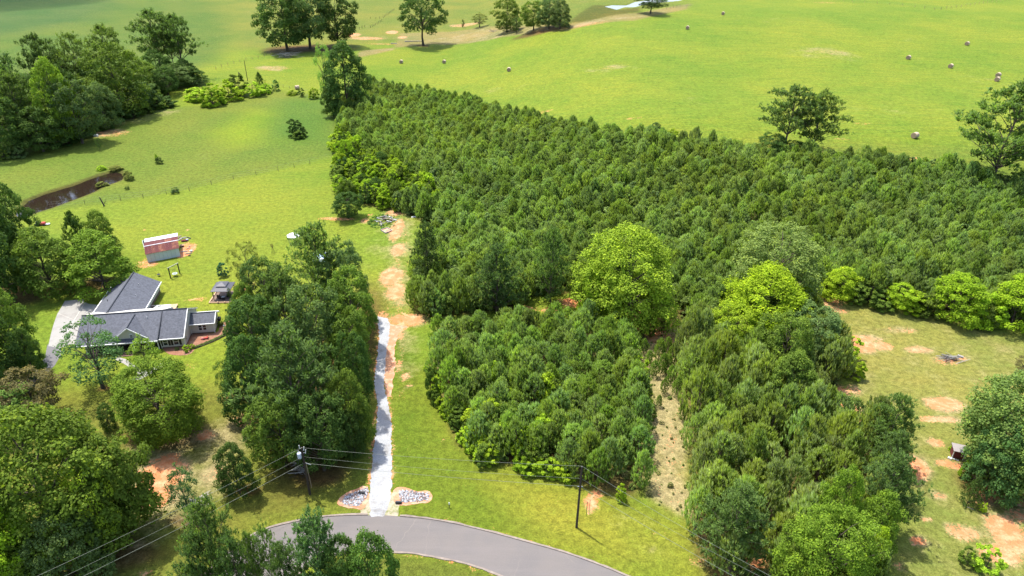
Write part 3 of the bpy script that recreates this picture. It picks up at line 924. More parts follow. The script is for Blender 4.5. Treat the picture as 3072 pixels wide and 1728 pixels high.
V = {
    'oak': [broadleaf(0, .10, 95, 105, 'dome'), broadleaf(1, .12, 95, 105, 'round'), broadleaf(2, .08, 100, 100, 'dome'), broadleaf(3, .14, 90, 105, 'round')],
    'huge': [broadleaf(50, .05, 330, 130, 'dome', -.18, .0155, (.045, .095)), broadleaf(51, .06, 330, 130, 'round', -.18, .0155, (.045, .095))],
    'high': [broadleaf(10, .30, 75, 95, 'round', .05), broadleaf(11, .34, 70, 95, 'vase', .08), broadleaf(12, .28, 75, 90, 'tall', .06)],
    'thin': [broadleaf(20, .26, 52, 62, 'round', .2, .022), broadleaf(21, .22, 48, 62, 'vase', .22, .022)],
    'tall': [broadleaf(30, .08, 95, 95, 'tall'), broadleaf(31, .10, 90, 95, 'tall')],
    'bush': [broadleaf(40, .06, 40, 80, 'dome', 0, .05), broadleaf(41, .07, 36, 80, 'round', 0, .05), broadleaf(42, .06, 44, 75, 'dome', .03, .046), broadleaf(43, .05, 36, 80, 'dome', .0, .05)],
    'bigpine': [pine_tall(0, .36, 30, 1.0, 1.25), pine_tall(1, .44, 26, .95, 1.25), pine_tall(2, .24, 34, 1.0, 1.25), pine_tall(3, .5, 24, 1.0, .85)],
    'fullpine': [pine_tall(10, .08, 44, 1.0, 1.1), pine_tall(11, .10, 42, .95, 1.1), pine_tall(12, .06, 46, 1.0, 1.15)],
    'young': [pine_young(i) for i in range(7)],
    'cedar': [cedar_mesh(0), cedar_mesh(1)],
}
TINT = {'dk': (.044, .080, .017), 'md': (.080, .122, .018), 'lt': (.160, .238, .014), 'yl': (.185, .265, .016), 'bg': (.076, .114, .034), 'pn': (.068, .108, .026), 'pd': (.050, .084, .024), 'yp': (.09, .14, .026), 'ol': (.105, .120, .026), 'br': (.095, .088, .035), 'gb': (.115, .195, .042)}
NAMES = {'huge': ('broadleaf_tree', 'tree'), 'oak': ('broadleaf_tree', 'tree'), 'high': ('broadleaf_tree', 'tree'), 'thin': ('thin_tree', 'tree'), 'tall': ('broadleaf_tree', 'tree'), 'bush': ('bush', 'bush'), 'bigpine': ('tall_pine_tree', 'pine tree'), 'fullpine': ('pine_tree', 'pine tree'), 'young': ('young_pine_tree', 'pine tree'), 'cedar': ('cedar_tree', 'cedar tree')}

def tree_at(kind, p, h, wd, label, tint, group=None, v=None, rz=None, name=None, lean=None):
    vs_ = V[kind]
    tr, cr = vs_[(random.randrange(len(vs_)) if v is None else v) % len(vs_)]
    nm, cat = NAMES[kind]
    rz = random.uniform(0, 6.28) if rz is None else rz
    t = thing(name or nm, p, label, cat, group, rz)
    if lean: t.rotation_euler = (lean[0], lean[1], rz)
    c = TINT[tint] if isinstance(tint, str) else tint
    j = random.uniform(.92, 1.08) * (1.0 if kind == 'young' and not isinstance(tint, str) else 1.45)
    c = (c[0] * j * random.uniform(.94, 1.06), c[1] * j, c[2] * j)
    place('stem' if kind == 'bush' else 'trunk', tr, t, scale=(wd, wd, h))
    place('foliage' if kind == 'bush' else 'crown', cr, t, scale=(wd, wd, h), color=c)
    return t

def tree(kind, bx, by, topy, wpx, label, tint='md', group=None, **k):
    p = at(bx, by)
    z = proj(p)[2]
    h = height_to(p, topy)
    return tree_at(kind, p, h * 1.03, wpx * z / FOC * 1.04, label, tint, group, **k)

# ------------------------------------------------------------------ woodland at the upper left
for a in [
    ('bigpine', 30, 400, 147, 190, 'tall dark pine at the left frame edge behind the pond pasture', 'pd'),
    ('bigpine', 172, 350, 106, 118, 'dark pine with narrow rounded top rising above the left woodland', 'pd'),
    ('oak', 205, 430, 178, 135, 'yellow-green broadleaf tree wedged among the dark left woodland pines', (.115, .175, .018)),
    ('bigpine', 268, 330, 104, 110, 'thin greyish pine with see-through crown in the left woodland', 'pn'),
    ('bigpine', 355, 290, 78, 130, 'rounded pine top left of the tall pine group by the far pasture', 'pn'),
    ('tall', 372, 350, 132, 190, 'big bright-green broadleaf tree in the middle of the left woodland', 'md'),
    ('bigpine', 490, 232, 32, 150, 'tallest of the bare-stemmed pines at the woodland end', 'pd'),
    ('bigpine', 556, 236, 46, 120, 'right-hand pine of the tall bare-stemmed group leaning to the far pasture', 'pd'),
    ('bigpine', 528, 226, 60, 90, 'slim pine between the two tallest pines at the woodland end', 'pn'),
    ('fullpine', 90, 440, 215, 170, 'broad dull-green pine low in the woodland behind the pond', 'pn'),
    ('oak', 250, 430, 240, 150, 'grey-green round tree below the yellow-green tree in the left woods', 'bg'),
    ('oak', 15, 470, 300, 150, 'dark round tree at the frame edge above the pond pasture', 'dk'),
    ('oak', 130, 455, 320, 140, 'dark shaded tree at the front of the woods above the pond', 'dk'),
    ('oak', 320, 385, 250, 110, 'small dark round tree by the straw-coloured pasture edge', 'bg'),
    ('oak', 430, 330, 248, 100, 'low grey-green tree at the front corner of the left woods', 'bg'),
    ('oak', 440, 270, 180, 110, 'mid-green tree in front of the tall bare-stemmed pines', 'md'),
    ('oak', 505, 285, 205, 90, 'dark leafy tree filling the gap below the tall pines', 'dk'),
    ('oak', 575, 255, 200, 100, 'dark low tree right of the tall bare-stemmed pines', 'dk'),
    ('tall', 215, 380, 200, 110, 'slim dark tree behind the yellow-green woodland tree', 'dk'),
    ('fullpine', -40, 380, 120, 150, 'pine cut by the frame edge at the upper left', 'pd'),
    ('tall', 300, 330, 190, 110, 'dull green tree between the thin grey pine and the rounded pine', 'dk'),
    ('tall', 60, 350, 200, 120, 'dark tree behind the broad pine at the far left of the woods', 'dk'),
    ('fullpine', 215, 330, 150, 110, 'pine filling the skyline left of the thin grey pine', 'pd'),
    ('oak', 400, 300, 165, 120, 'leafy dark tree left of the bare-stemmed tall pines', 'md'),
    ('tall', 130, 410, 235, 110, 'dark tree at the centre of the left woods', 'dk'),
    ('oak', 560, 250, 178, 90, 'leafy tree hiding the lower stems of the right tall pine', 'dk'),
    ('tall', 480, 250, 150, 100, 'slender leafy tree in front of the tallest pine stem', 'dk'),
    ('oak', 535, 262, 200, 100, 'broad low tree at the foot of the tall pine group', 'bg'),
    ('oak', 520, 262, 195, 80, 'small dark tree between the stems of the tall pines', 'dk'),
]: tree(*a)
rr = random.Random(11)
for i in range(46):                                      # the leafy skirt of the woods
    t = rr.random()
    ed = [(-20, 495), (159, 453), (286, 405), (397, 366), (489, 322)]
    k = min(3, int(t * 4)); f = t * 4 - k
    x = ed[k][0] * (1 - f) + ed[k + 1][0] * f
    y = ed[k][1] * (1 - f) + ed[k + 1][1] * f - rr.uniform(2, 55)
    hh = rr.uniform(28, 60)
    tree('bush', x, y, y - hh, rr.uniform(45, 85), 'dark leafy shrub in the skirt of woods above the pond pasture', rr.choice(['dk', 'dk', 'md', 'bg']), 'shrubs along the edge of the left woods')
for (x, y, t_, w_, c, lb) in [
    (590, 300, 262, 90, 'yl', 'yellow-green bush at the start of the hedge below the woods'), (640, 316, 250, 80, 'lt', 'largest light green bush in the pasture hedge'),
    (690, 300, 238, 80, 'lt', 'light bush in the hedge left of the bare utility post'), (720, 285, 222, 70, 'md', 'mid-green bush standing behind the light hedge bushes'),
    (760, 288, 248, 70, 'yl', 'pale yellow-green bush at the right half of the pasture hedge'), (781, 262, 217, 38, 'dk', 'pointed dark bush beside the bare utility post'),
    (800, 280, 250, 40, 'lt', 'small light bush at the right end of the pasture hedge'), (829, 272, 240, 30, 'gb', 'greyish round shrub on its own by the pasture gate'),
    (876, 285, 270, 34, 'lt', 'flat light bush left of the single white-ended bale'), (905, 290, 264, 20, 'dk', 'dark upright shrub beside the white-ended hay bale'),
    (942, 296, 262, 34, 'yl', 'yellow-green shrub between the bale and the dark oak'), (662, 310, 280, 36, 'yl', 'small yellow bush at the front of the pasture hedge'),
    (880, 411, 357, 44, 'dk', 'taller dark rounded shrub in the middle of the pond pasture'), (900, 410, 360, 44, 'dk', 'second upright dark shrub touching the one in mid pasture'),
    (897, 415, 390, 44, 'md', 'low round shrub in front of the mid-pasture pair'), (479, 491, 470, 24, 'dk', 'small dark bush with yellow tip in the pond pasture'),
    (470, 478, 461, 10, 'yl', 'small yellow sprig leaning out of the dark pasture bush'), (302, 558, 546, 34, 'ol', 'yellowish bush on the near bank of the pond'),
    (318, 556, 548, 22, 'ol', 'small rusty bush on the near bank beside the yellowish one'), (382, 568, 558, 16, 'dk', 'tiny dark bush right of the pond by the fence stump'),
    (525, 578, 565, 32, 'dk', 'low dark bush on the lawn fence line'), (305, 510, 496, 30, 'yl', 'yellow-tipped weed clump at the far bank of the pond'),
    (388, 540, 512, 34, 'ol', 'olive weed clump at the right end of the pond'), (345, 510, 498, 46, 'ol', 'low rusty weed clump on the far bank of the pond'),
]:
    tree('cedar' if 'pointed' in lb else 'bush', x, y, t_, w_, lb, c)

# ------------------------------------------------------------------ far trees along the hay field
for a in [
    ('oak', 862, 152, -40, 175, 'leftmost of the huge dark oaks at the top of the hay field', 'dk', {'v': 1}),
    ('oak', 930, 145, -70, 170, 'middle huge oak of the dark row at the top of the hay field', 'bg', {}),
    ('oak', 1015, 139, -20, 130, 'rightmost huge dark oak of the row left of the single oak', 'dk', {'v': 3}),
    ('high', 1269, 137, -25, 150, 'single big oak with visible trunk at the edge of the hay field', 'dk', {}),
    ('tall', 1520, 97, -8, 90, 'dark oak left of the round tree group along the dry strip', 'md', {}),
    ('thin', 1549, 100, 45, 44, 'small pale thin tree right beside the oak on the dry strip', 'bg', {}),
    ('oak', 1600, 92, 4, 86, 'left round tree of the close group above the hay field', 'md', {}),
    ('oak', 1646, 86, -2, 84, 'middle pale round tree of the close group above the hay field', 'bg', {}),
    ('oak', 1680, 87, -3, 80, 'right round tree of the close group above the hay field', 'bg', {}),
    ('high', 1952, 41, -28, 100, 'flat-crowned tree standing in front of the far white pond', 'dk', {}),
    ('bush', 1389, 82, 59, 10, 'small dark upright bush left of the bare spreading shrub', 'dk', {}),
    ('thin', 1439, 82, 36, 66, 'half-bare spreading shrub on the dry strip', 'ol', {}),
    ('oak', 1045, 345, 128, 165, 'large dark round oak where the pasture, hay field and pine plantation meet', 'dk', {}),
    ('thin', 985, 320, 133, 70, 'grey-green branchy tree leaning left of the large dark oak', 'gb', {}),
    ('oak', 1000, 350, 240, 70, 'low dark tree below the large dark oak at the pasture corner', 'dk', {}),
    ('bigpine', 2350, 462, 262, 185, 'left one of the twin tall pines standing at the hay field edge', 'pd', {'v': 0}),
    ('bigpine', 2432, 462, 278, 165, 'right one of the twin tall pines at the hay field edge', 'pn', {'v': 2}),
    ('oak', 2310, 478, 404, 95, 'dark ivy-green bush tree below the left twin pine', 'dk', {}),
    ('oak', 2375, 480, 425, 90, 'dark rounded undergrowth tree between the twin pine trunks', 'dk', {}),
    ('oak', 2425, 490, 430, 70, 'dark bush tree below the right twin pine', 'dk', {}),
    ('bigpine', 2968, 560, 260, 300, 'biggest lone pine with open branches at the right of the hay field', 'pn', {'v': 2}),
    ('oak', 2880, 560, 500, 90, 'dark green tree at the foot of the biggest lone pine', 'dk', {}),
    ('thin', 2760, 575, 530, 70, 'grey vine-covered tree on the plantation edge left of the lone pine', 'br', {}),
    ('oak', 2990, 590, 530, 90, 'greyish bushy tree right below the lone pine', 'bg', {}),
    ('bush', 2015, 430, 385, 46, 'yellow-green bush peeping over the back edge of the pines', 'lt', {}),
    ('oak', 1960, 435, 368, 66, 'tall dark pine-like tree left of the yellow-green bush at the back edge', 'pd', {}),
]: tree(*a[:-1], **a[-1])

# ------------------------------------------------------------------ trees around the house and yard
for a in [
    ('oak', 20, 850, 495, 200, 'tall dark tree at the left edge below the pond', 'dk', {'v': 0}),
    ('tall', 85, 800, 560, 130, 'dark narrow tree next to the pond end', 'dk', {}),
    ('oak', -30, 930, 620, 220, 'dark tree cut by the left frame edge above the driveway', 'dk', {}),
    ('oak', 158, 872, 685, 200, 'yellow-green layered maple left of the big maple behind the house', 'md', {'v': 2}),
    ('oak', 318, 868, 697, 222, 'big bright green maple directly behind the garage wing', (.094, .152, .018), {'v': 0}),
    ('cedar', 255, 790, 636, 110, 'dark cedar rising behind the two maples', 'dk', {}),
    ('oak', 325, 780, 634, 110, 'dark-green round tree rising behind the big maple', 'md', {}),
    ('oak', 50, 1110, 850, 180, 'large dull green tree left of the concrete drive', 'md', {}),
    ('oak', 10, 1190, 950, 190, 'dark tree at the left frame edge beside the asphalt drive', 'dk', {}),
    ('oak', 110, 1140, 980, 90, 'small dark tree right of the large dull green drive tree', 'dk', {}),
    ('thin', 311, 1163, 978, 210, 'leaning blue-green tree with bare trunk in front of the porch', (.065, .125, .04), {'v': 0}),
    ('thin', 455, 1146, 1002, 125, 'pale airy yellow-green tree in front of the porch gable', (.125, .195, .028), {'v': 1}),
    ('huge', 500, 1298, 1112, 290, 'dense round green tree alone in the front yard', (.080, .132, .015), {'v': 1}),
    ('thin', 695, 1195, 1085, 70, 'scraggly dark sapling left of the big driveway trees', 'dk', {}),
    ('high', 118, 1255, 1125, 190, 'brownish-green spreading crape myrtle left of the front yard', 'br', {}),
    ('oak', 20, 1300, 1175, 180, 'pale blue-green tree at the left frame edge below the drive', 'gb', {}),
    ('huge', 200, 1640, 1240, 500, 'largest leafy tree filling the lower left yard', (.083, .128, .016), {'v': 0}),
    ('oak', 400, 1600, 1330, 200, 'dark side tree right behind the largest lower-left tree', 'md', {}),
    ('thin', 335, 1660, 1392, 150, 'light yellow-green sweetgum standing before the largest tree', (.17, .24, .02), {'v': 0}),
    ('oak', 40, 1760, 1480, 230, 'tree with yellow tips just above the lower left corner', 'lt', {}),
    ('oak', 240, 1740, 1540, 220, 'grey-green low tree in front of the largest lower-left tree', 'bg', {}),
    ('oak', -30, 1650, 1400, 220, 'dark tree at the left edge behind the yellow-tipped one', 'dk', {}),
    ('tall', 333, 1290, 1215, 60, 'small dark tree between the round yard tree and the largest tree', 'dk', {}),
    ('oak', 720, 1482, 1330, 122, 'dark small oak alone on the lawn left of the utility pole', 'dk', {'v': 2}),
    ('thin', 572, 1556, 1390, 120, 'small tree with dead grey limb left of the small dark oak', (.05, .11, .035), {'v': 1}),
    ('bush', 670, 828, 788, 36, 'round dark green shrub on the lawn behind the gazebo', (.04, .10, .045), {}),
    # the belt along the gravel driveway
    ('fullpine', 975, 960, 678, 215, 'tallest pine at the far end of the driveway tree belt', 'pn', {'v': 0}),
    ('thin', 760, 900, 730, 100, 'light feathery tree at the far left of the driveway belt', 'ol', {}),
    ('high', 815, 1010, 785, 150, 'olive-green tree left of the tallest belt pine', 'pn', {}),
    ('oak', 1050, 960, 738, 130, 'grey-green tree at the far right end of the driveway belt', 'bg', {}),
    ('oak', 760, 1045, 850, 110, 'dark green tree beside the gazebo bed', 'md', {}),
    ('fullpine', 870, 1050, 812, 200, 'broad pine in the middle of the driveway belt', 'pn', {'v': 1}),
    ('oak', 1065, 1040, 815, 165, 'dark green tree hanging over the top of the gravel drive', 'md', {}),
    ('oak', 790, 1150, 905, 200, 'dark rounded tree on the left side of the belt', 'dk', {}),
    ('oak', 950, 1130, 870, 210, 'grey-green tree at the centre of the driveway belt', (.075, .115, .03), {}),
    ('oak', 1060, 1140, 930, 150, 'leafy tree over the middle of the gravel drive', 'md', {}),
    ('oak', 770, 1250, 1010, 170, 'dark tree at the left belt edge above the lawn', 'dk', {}),
    ('fullpine', 905, 1330, 990, 290, 'huge dark pine dominating the near end of the driveway belt', 'pd', {'v': 2}),
    ('oak', 1075, 1230, 1010, 120, 'dark leafy tree tight against the gravel drive', 'dk', {}),
    ('oak', 1060, 1330, 1110, 150, 'light-tipped tree near the front right of the belt', 'md', {}),
    ('oak', 860, 1400, 1190, 170, 'mid-green tree behind the transformer pole', 'md', {}),
    ('oak', 975, 1410, 1200, 190, 'dark bushy tree right of the transformer pole', 'dk', {}),
    ('tall', 1065, 1370, 1230, 100, 'dark narrow tree at the near right corner of the belt', 'dk', {}),
    ('oak', 930, 1250, 1060, 180, 'dull green tree between the two big belt pines', 'dk', {}),
    # near trees at the bottom edge
    ('fullpine', 685, 1800, 1504, 185, 'pine with pointed top at the bottom beside the road bend', 'pn', {'v': 0}),
    ('fullpine', 640, 1830, 1610, 150, 'lower spreading pine left of the bottom pointed pine', 'pd', {}),
    ('fullpine', 745, 1850, 1610, 130, 'dark pine tucked right under the bottom pointed pine', 'pd', {}),
    ('bigpine', 842, 1840, 1590, 105, 'slim young pine at the bottom in front of the road', 'pn', {}),
    ('bigpine', 800, 1850, 1606, 80, 'airy young pine between the pointed pine and the slim one', 'pn', {}),
    ('fullpine', 890, 1890, 1645, 150, 'dark low pine at the very bottom below the slim pine', 'pd', {}),
    ('fullpine', 985, 1860, 1552, 210, 'loose light pine at the bottom overlapping the road', (.060, .105, .034), {}),
    ('oak', 1128, 1880, 1606, 190, 'dense green bushy tree at the bottom right of the loose pine', (.060, .11, .020), {'v': 0}),
    ('oak', 1050, 1880, 1640, 150, 'dark bushy tree between the loose pine and the dense green one', 'dk', {}),
]: tree(*a[:-1], **a[-1])
mb = MB()
for k in range(14):
    a = rr.uniform(-.6, .9)
    p0 = Vector((0, 0, rr.uniform(.2, 1.2)))
    p1 = p0 + Vector((rr.uniform(1, 2.6), rr.uniform(-1.6, .6), rr.uniform(.3, 1.5)))
    mb.tube(p0, p1, .05, .03, 4)
    for j in range(3):
        mb.tube(p1, p1 + Vector((rr.uniform(.2, 1.2), rr.uniform(-.7, .7), rr.uniform(-.2, .6))), .03, .01, 3)
p = at(585, 1552)
o = mb.build('dead_branch', M['dead_wood'], loc=(p.x, p.y, 2.2))
tag(o, 'bleached dead branch sticking out of the small tree by the wires', 'branch')

# ------------------------------------------------------------------ the pine blocks
LINES = {
    'bright': [],
}
for a in [
    ('fullpine', 1285, 860, 672, 110, 'dark ragged evergreen at the lawn corner of the pine plantation', 'pd', {}),
    ('fullpine', 1490, 940, 740, 150, 'large dark pine standing above the clearing edge', 'pd', {}),
    ('fullpine', 1650, 905, 690, 120, 'dark pine left of the big round light-green tree', 'pn', {}),
    ('huge', 1872, 950, 682, 320, 'big round light-green tree in the middle of the pines', (.145, .205, .018), {'v': 0}),
    ('oak', 1800, 950, 800, 130, 'light green lower tree at the front left of the big round tree', 'lt', {}),
    ('huge', 2300, 930, 695, 310, 'wide grey-green tree behind the yellow tree', (.105, .15, .036), {'v': 3}),
    ('huge', 2275, 1010, 800, 310, 'bright yellow-green tree, the brightest crown in the pine strip', (.175, .235, .012), {'v': 0}),
    ('oak', 2385, 990, 860, 110, 'small yellow-green tree at the right shoulder of the brightest one', (.17, .225, .012), {}),
    ('oak', 2190, 1060, 925, 150, 'yellow-tipped tree below the brightest yellow-green crown', (.155, .21, .014), {}),
    ('oak', 2420, 1090, 930, 170, 'mid-green tree with grey tips beside the clearing', 'bg', {}),
    ('oak', 2330, 1150, 950, 170, 'dark green broadleaf tree in the middle of the pine strip', 'md', {}),
    ('oak', 2350, 1240, 1060, 170, 'green broadleaf tree among the pines of the right strip', 'md', {}),
    ('bush', 2545, 1075, 1015, 60, 'yellow bush poking out of the strip beside the sandy patch', 'yl', {}),
    ('bush', 2555, 1130, 1070, 70, 'second yellow bush poking out of the strip into the clearing', 'yl', {}),
    ('oak', 2513, 895, 803, 118, 'leftmost light-green round tree on the clearing edge', 'lt', {}),
    ('bush', 2604, 908, 838, 80, 'mid-green cone bush between the two light clearing-edge trees', 'md', {}),
    ('oak', 2692, 925, 858, 100, 'small light-green tree second along the clearing edge', 'lt', {}),
    ('oak', 2855, 955, 824, 170, 'broad light-green tree third along the clearing edge', 'lt', {}),
    ('bush', 2775, 945, 880, 90, 'dark bush between the light-green clearing trees', 'md', {}),
    ('oak', 3030, 975, 828, 180, 'largest light-green tree at the right frame edge of the clearing', 'lt', {}),
    ('bush', 2640, 918, 872, 90, 'low leafy bush filling the clearing hedge left of the small light tree', 'md', {}),
    ('bush', 2735, 938, 878, 100, 'leafy bush filling the clearing hedge right of the small light tree', 'lt', {}),
    ('bush', 2945, 972, 880, 110, 'yellow-green bush joining the two big light clearing-edge trees', 'lt', {}),
    ('bush', 2560, 905, 850, 90, 'mid-green bush next to the leftmost clearing-edge tree', 'md', {}),
    ('bush', 2935, 975, 905, 90, 'grey-green bush left of the largest clearing-edge tree', 'md', {}),
    ('oak', 2480, 1640, 1400, 140, 'light green tree inside the near end of the pine strip', (.10, .165, .016), {}),
    ('fullpine', 2620, 1590, 1370, 190, 'large dark pine at the right side of the near strip', 'pd', {}),
    ('oak', 2590, 1680, 1480, 160, 'bright-leaved tree with yellow tips near the bottom of the strip', (.085, .145, .016), {}),
    ('huge', 2450, 1790, 1555, 280, 'big round leafy tree at the bottom of the pine strip', (.092, .150, .015), {'v': 1}),
    ('oak', 2590, 1750, 1585, 90, 'yellow-green tree at the bottom right of the strip', 'yl', {}),
    ('fullpine', 2640, 1390, 1192, 160, 'pine with ragged top sticking out at the right of the strip', 'pn', {}),
    ('fullpine', 2180, 1690, 1470, 230, 'large blue-green pine at the lower left end of the strip', (.070, .112, .030), {}),
    ('fullpine', 2640, 1480, 1300, 140, 'dark pine above the sandy patch right of the strip', 'pd', {}),
    ('oak', 1045, 655, 582, 92, 'dark round tree at the corner of the lawn and the weedy bed', 'dk', {}),
    ('oak', 1040, 600, 540, 66, 'bright leafy tree above the dark corner tree', 'md', {}),
    ('oak', 1040, 500, 420, 60, 'yellow-green tree on the left flank of the plantation', 'lt', {}),
    ('huge', 3015, 1450, 1170, 370, 'wide pale oak with open crown at the right frame edge', (.10, .15, .035), {'v': 1}),
    ('oak', 2960, 1480, 1262, 170, 'dense dark green tree beside the maroon shed', (.045, .095, .026), {'v': 2}),
    ('thin', 3090, 1500, 1330, 190, 'open oak cut by the right frame edge below the wide oak', (.095, .14, .035), {}),
    ('cedar', 2902, 1512, 1432, 66, 'small young pine standing alone below the maroon shed', 'pn', {}),
    ('bush', 2944, 1533, 1508, 28, 'yellowish little bush right of the small young pine', 'yl', {}),
    ('bush', 2893, 1432, 1375, 44, 'bright green bush against the dense dark tree by the shed', 'lt', {}),
    ('bush', 2852, 1352, 1335, 18, 'small yellow bush at the left side of the maroon shed', 'yl', {}),
    ('bush', 2890, 1690, 1648, 52, 'darker left one of the two bottom right bushes', 'md', {}),
    ('bush', 2950, 1715, 1652, 86, 'bright yellow-green bush at the bottom right of the clearing', (.17, .28, .02), {}),
    ('thin', 3062, 1120, 1068, 60, 'dark twiggy shrub at the right frame edge of the clearing', 'br', {}),
    ('bush', 1862, 1500, 1450, 40, 'bright little pine bush below the near corner of the pine block', 'lt', {}),
    ('bush', 1295, 1195, 1100, 50, 'mid-green bush at the left tip of the middle pine block', 'md', {}),
    ('bush', 2270, 1470, 1400, 40, 'green bush in the gap of the right pine strip', 'md', {}),
]: tree(*a[:-1], **a[-1])

for a in [
    ('oak', 1435, 545, 488, 56, 'dark green broadleaf crown alone inside the left part of the plantation', 'md'),
    ('oak', 1410, 560, 525, 60, 'low light green broadleaf crown inside the left part of the plantation', 'lt'),
    ('oak', 1684, 500, 455, 34, 'small pale green tree deep inside the plantation', 'lt'),
    ('oak', 2322, 535, 492, 60, 'pale broadleaf crown among the pines below the twin tall pines', 'lt'),
    ('oak', 2620, 530, 488, 46, 'yellowish broadleaf crown near the back edge of the plantation', 'lt'),
    ('oak', 2740, 560, 515, 70, 'brownish-grey crown near the back edge of the plantation', 'br'),
    ('oak', 1190, 540, 495, 60, 'light green crown at the left flank of the plantation', 'lt'),
    ('thin', 1590, 640, 570, 50, 'browning pine crown thinned out in the middle of the plantation', 'br'),
    ('thin', 2260, 700, 640, 46, 'brown dead-topped tree in the right half of the plantation', 'br'),
    ('oak', 2840, 700, 650, 60, 'dull grey-green crown in the right part of the plantation', 'bg'),
]: tree(*a)

# bright broadleaf shrubs mixed into the blocks
SHR = [((1020, 430), (1028, 600), 12, 46, 62), ((1040, 585), (1240, 640), 20, 46, 50), ((1060, 540), (1200, 580), 14, 60, 60), ((1240, 590), (1320, 650), 8, 50, 60), ((1060, 500), (1180, 540), 8, 56, 60),
       ((1352, 1240), (1455, 1385), 16, 54, 62), ((1450, 1380), (1700, 1430), 18, 50, 66), ((1400, 1290), (1660, 1330), 12, 88, 84), ((1440, 1180), (1700, 1230), 12, 92, 84), ((1480, 1330), (1620, 1390), 9, 76, 80), ((1900, 1100), (1950, 1300), 8, 44, 60), ((1290, 1080), (1320, 1220), 7, 40, 46), ((1740, 1330), (1830, 1440), 6, 50, 64)]
for (a, b, n_, h_, w_) in SHR:
    for k in range(n_):
        t = rr.random()
        x = a[0] * (1 - t) + b[0] * t + rr.uniform(-14, 14)
        y = a[1] * (1 - t) + b[1] * t + rr.uniform(-10, 8)
        hp = h_ * rr.uniform(.7, 1.15)
        near = y > 1000
        tree('bush', x, y, y - hp, w_ * rr.uniform(.7, 1.15), 'bright leafy shrub mixed into the near pine block' if near else 'bright leafy shrub on the lawn side of the pine plantation', rr.choice(['lt', 'lt', 'md', 'md', 'yl' if near else 'lt']),
             'leafy shrubs in the near pine block' if near else 'leafy shrubs on the lawn side of the plantation')

def lowf(x, y):
    return .5 * math.sin(x * .16 + 1.3 + math.sin(y * .09)) * math.cos(y * .14 + .4) + .3 * math.sin(x * .37 + y * .21) + .2 * math.cos(x * .11 - y * .33)

def fill(poly, s, seed, keep=1.0, jit=.34):
    r = random.Random(seed)
    xs, ys = [p[0] for p in poly], [p[1] for p in poly]
    out = []
    y = min(ys)
    row = 0
    while y < max(ys):
        x = min(xs) + (s / 2 if row % 2 else 0)
        while x < max(xs):
            q = (x + r.uniform(-jit, jit) * s, y + r.uniform(-jit, jit) * s)
            if r.random() < keep and inside(*q, poly): out.append(q)
            x += s
        y += s * .87
        row += 1
    return out
LEFTBIT = P((1280, 940), (1400, 960), (1420, 1120), (1400, 1240), (1320, 1240), (1270, 1100))
pts = [(q, 6.6, 4.3, 'block') for q in fill(BLOCK, 2.75, 1, .92, .5) if not (inside(*q, LEFTBIT) and rr.random() < .15)]
pts += [(q, 8.6, 5.2, 'strip') for q in fill(STRIP, 3.35, 2, .92, .48)]
holes = [(at(1948, 958), 7.0), (at(1740, 905), 3.0), (at(1868, 945), 6.0), (at(2275, 990), 6.5), (at(1282, 860), 3), (at(2400, 1480), 2.5), (at(2260, 1685), 2.5), (at(2300, 900), 7)]
FLANK = P((1008, 400), (1062, 425), (1100, 490), (1210, 520), (1345, 600), (1330, 648), (1240, 632), (1120, 622), (1060, 612), (1010, 600))
for q in fill(PLANT, 2.45, 3, .90, .5):
    if inside(*q, FLANK): continue
    pts.append((q, 6.6, 4.1, 'main'))
pts = [a for a in pts if all((a[0][0] - h[0].x) ** 2 + (a[0][1] - h[0].y) ** 2 > h[1] ** 2 for h in holes)]
vis = []
for a in pts:
    u = proj((a[0][0], a[0][1], terr(*a[0]) + 5))
    if -150 < u[0] < 3222 and u[1] < 1860: vis.append((u[2], a))
vis.sort(key=lambda t: t[0])
for q in fill(FLANK, 3.3, 21, .9, .4):
    tree_at('bush' if rr.random() < .75 else 'tall', (q[0], q[1], terr(*q) - .05), rr.uniform(3.6, 6.8), rr.uniform(3.6, 5.4), 'leafy young tree in the mixed thicket on the lawn side of the plantation', rr.choice(['lt', 'md', 'md', 'dk', 'lt', 'yl']), 'leafy trees of the thicket beside the lawn')
def pine_label(q, g):
    x, y = proj((q[0], q[1], terr(*q)))[:2]
    poly = {'block': BLOCK, 'strip': STRIP, 'main': PLANT}[g]
    edge = min((Vector(q) - (Vector(poly[i]) + (Vector(poly[i - 1]) - Vector(poly[i])) * t / 8)).length for i in range(len(poly)) for t in range(9)) < 3.4
    if g == 'block':
        if not edge: return ('bushy young pine deep inside the middle block' + (', nearer the road half' if y > 1200 else ', nearer the clearing half'), 'young pines inside the middle block')
        if x > 1850 and y > 1040: return ('young pine lining the sandy path on its left side', 'pines left of the sandy path')
        if y > 1330: return ('young pine in the front row facing the road and right pole', 'pines of the middle block facing the road')
        if y < 1060: return ('young pine in the back row of the middle block by the sandy clearing', 'back row pines of the middle block')
        return ('young pine on the driveway side of the middle block', 'pines of the middle block facing the driveway')
    if g == 'strip':
        if not edge: return ('tall bushy pine inside the right strip' + (', nearer the road end' if y > 1400 else ', in its far half'), 'pines inside the right strip')
        if x < 2200: return ('tall pine lining the sandy path on its right side', 'pines right of the sandy path')
        return ('tall pine on the right strip edge facing the patchy clearing', 'pines of the strip facing the clearing')
    return ('young pine at the near edge of the large plantation', 'near edge pines of the plantation')
PCOL = []
for _ in range(60):
    j_ = rr.uniform(.95, 1.25)
    PCOL.append((.144 * j_ * rr.uniform(.92, 1.06), .208 * j_, .048 * j_ * rr.uniform(.75, 1.4)))
rest = []
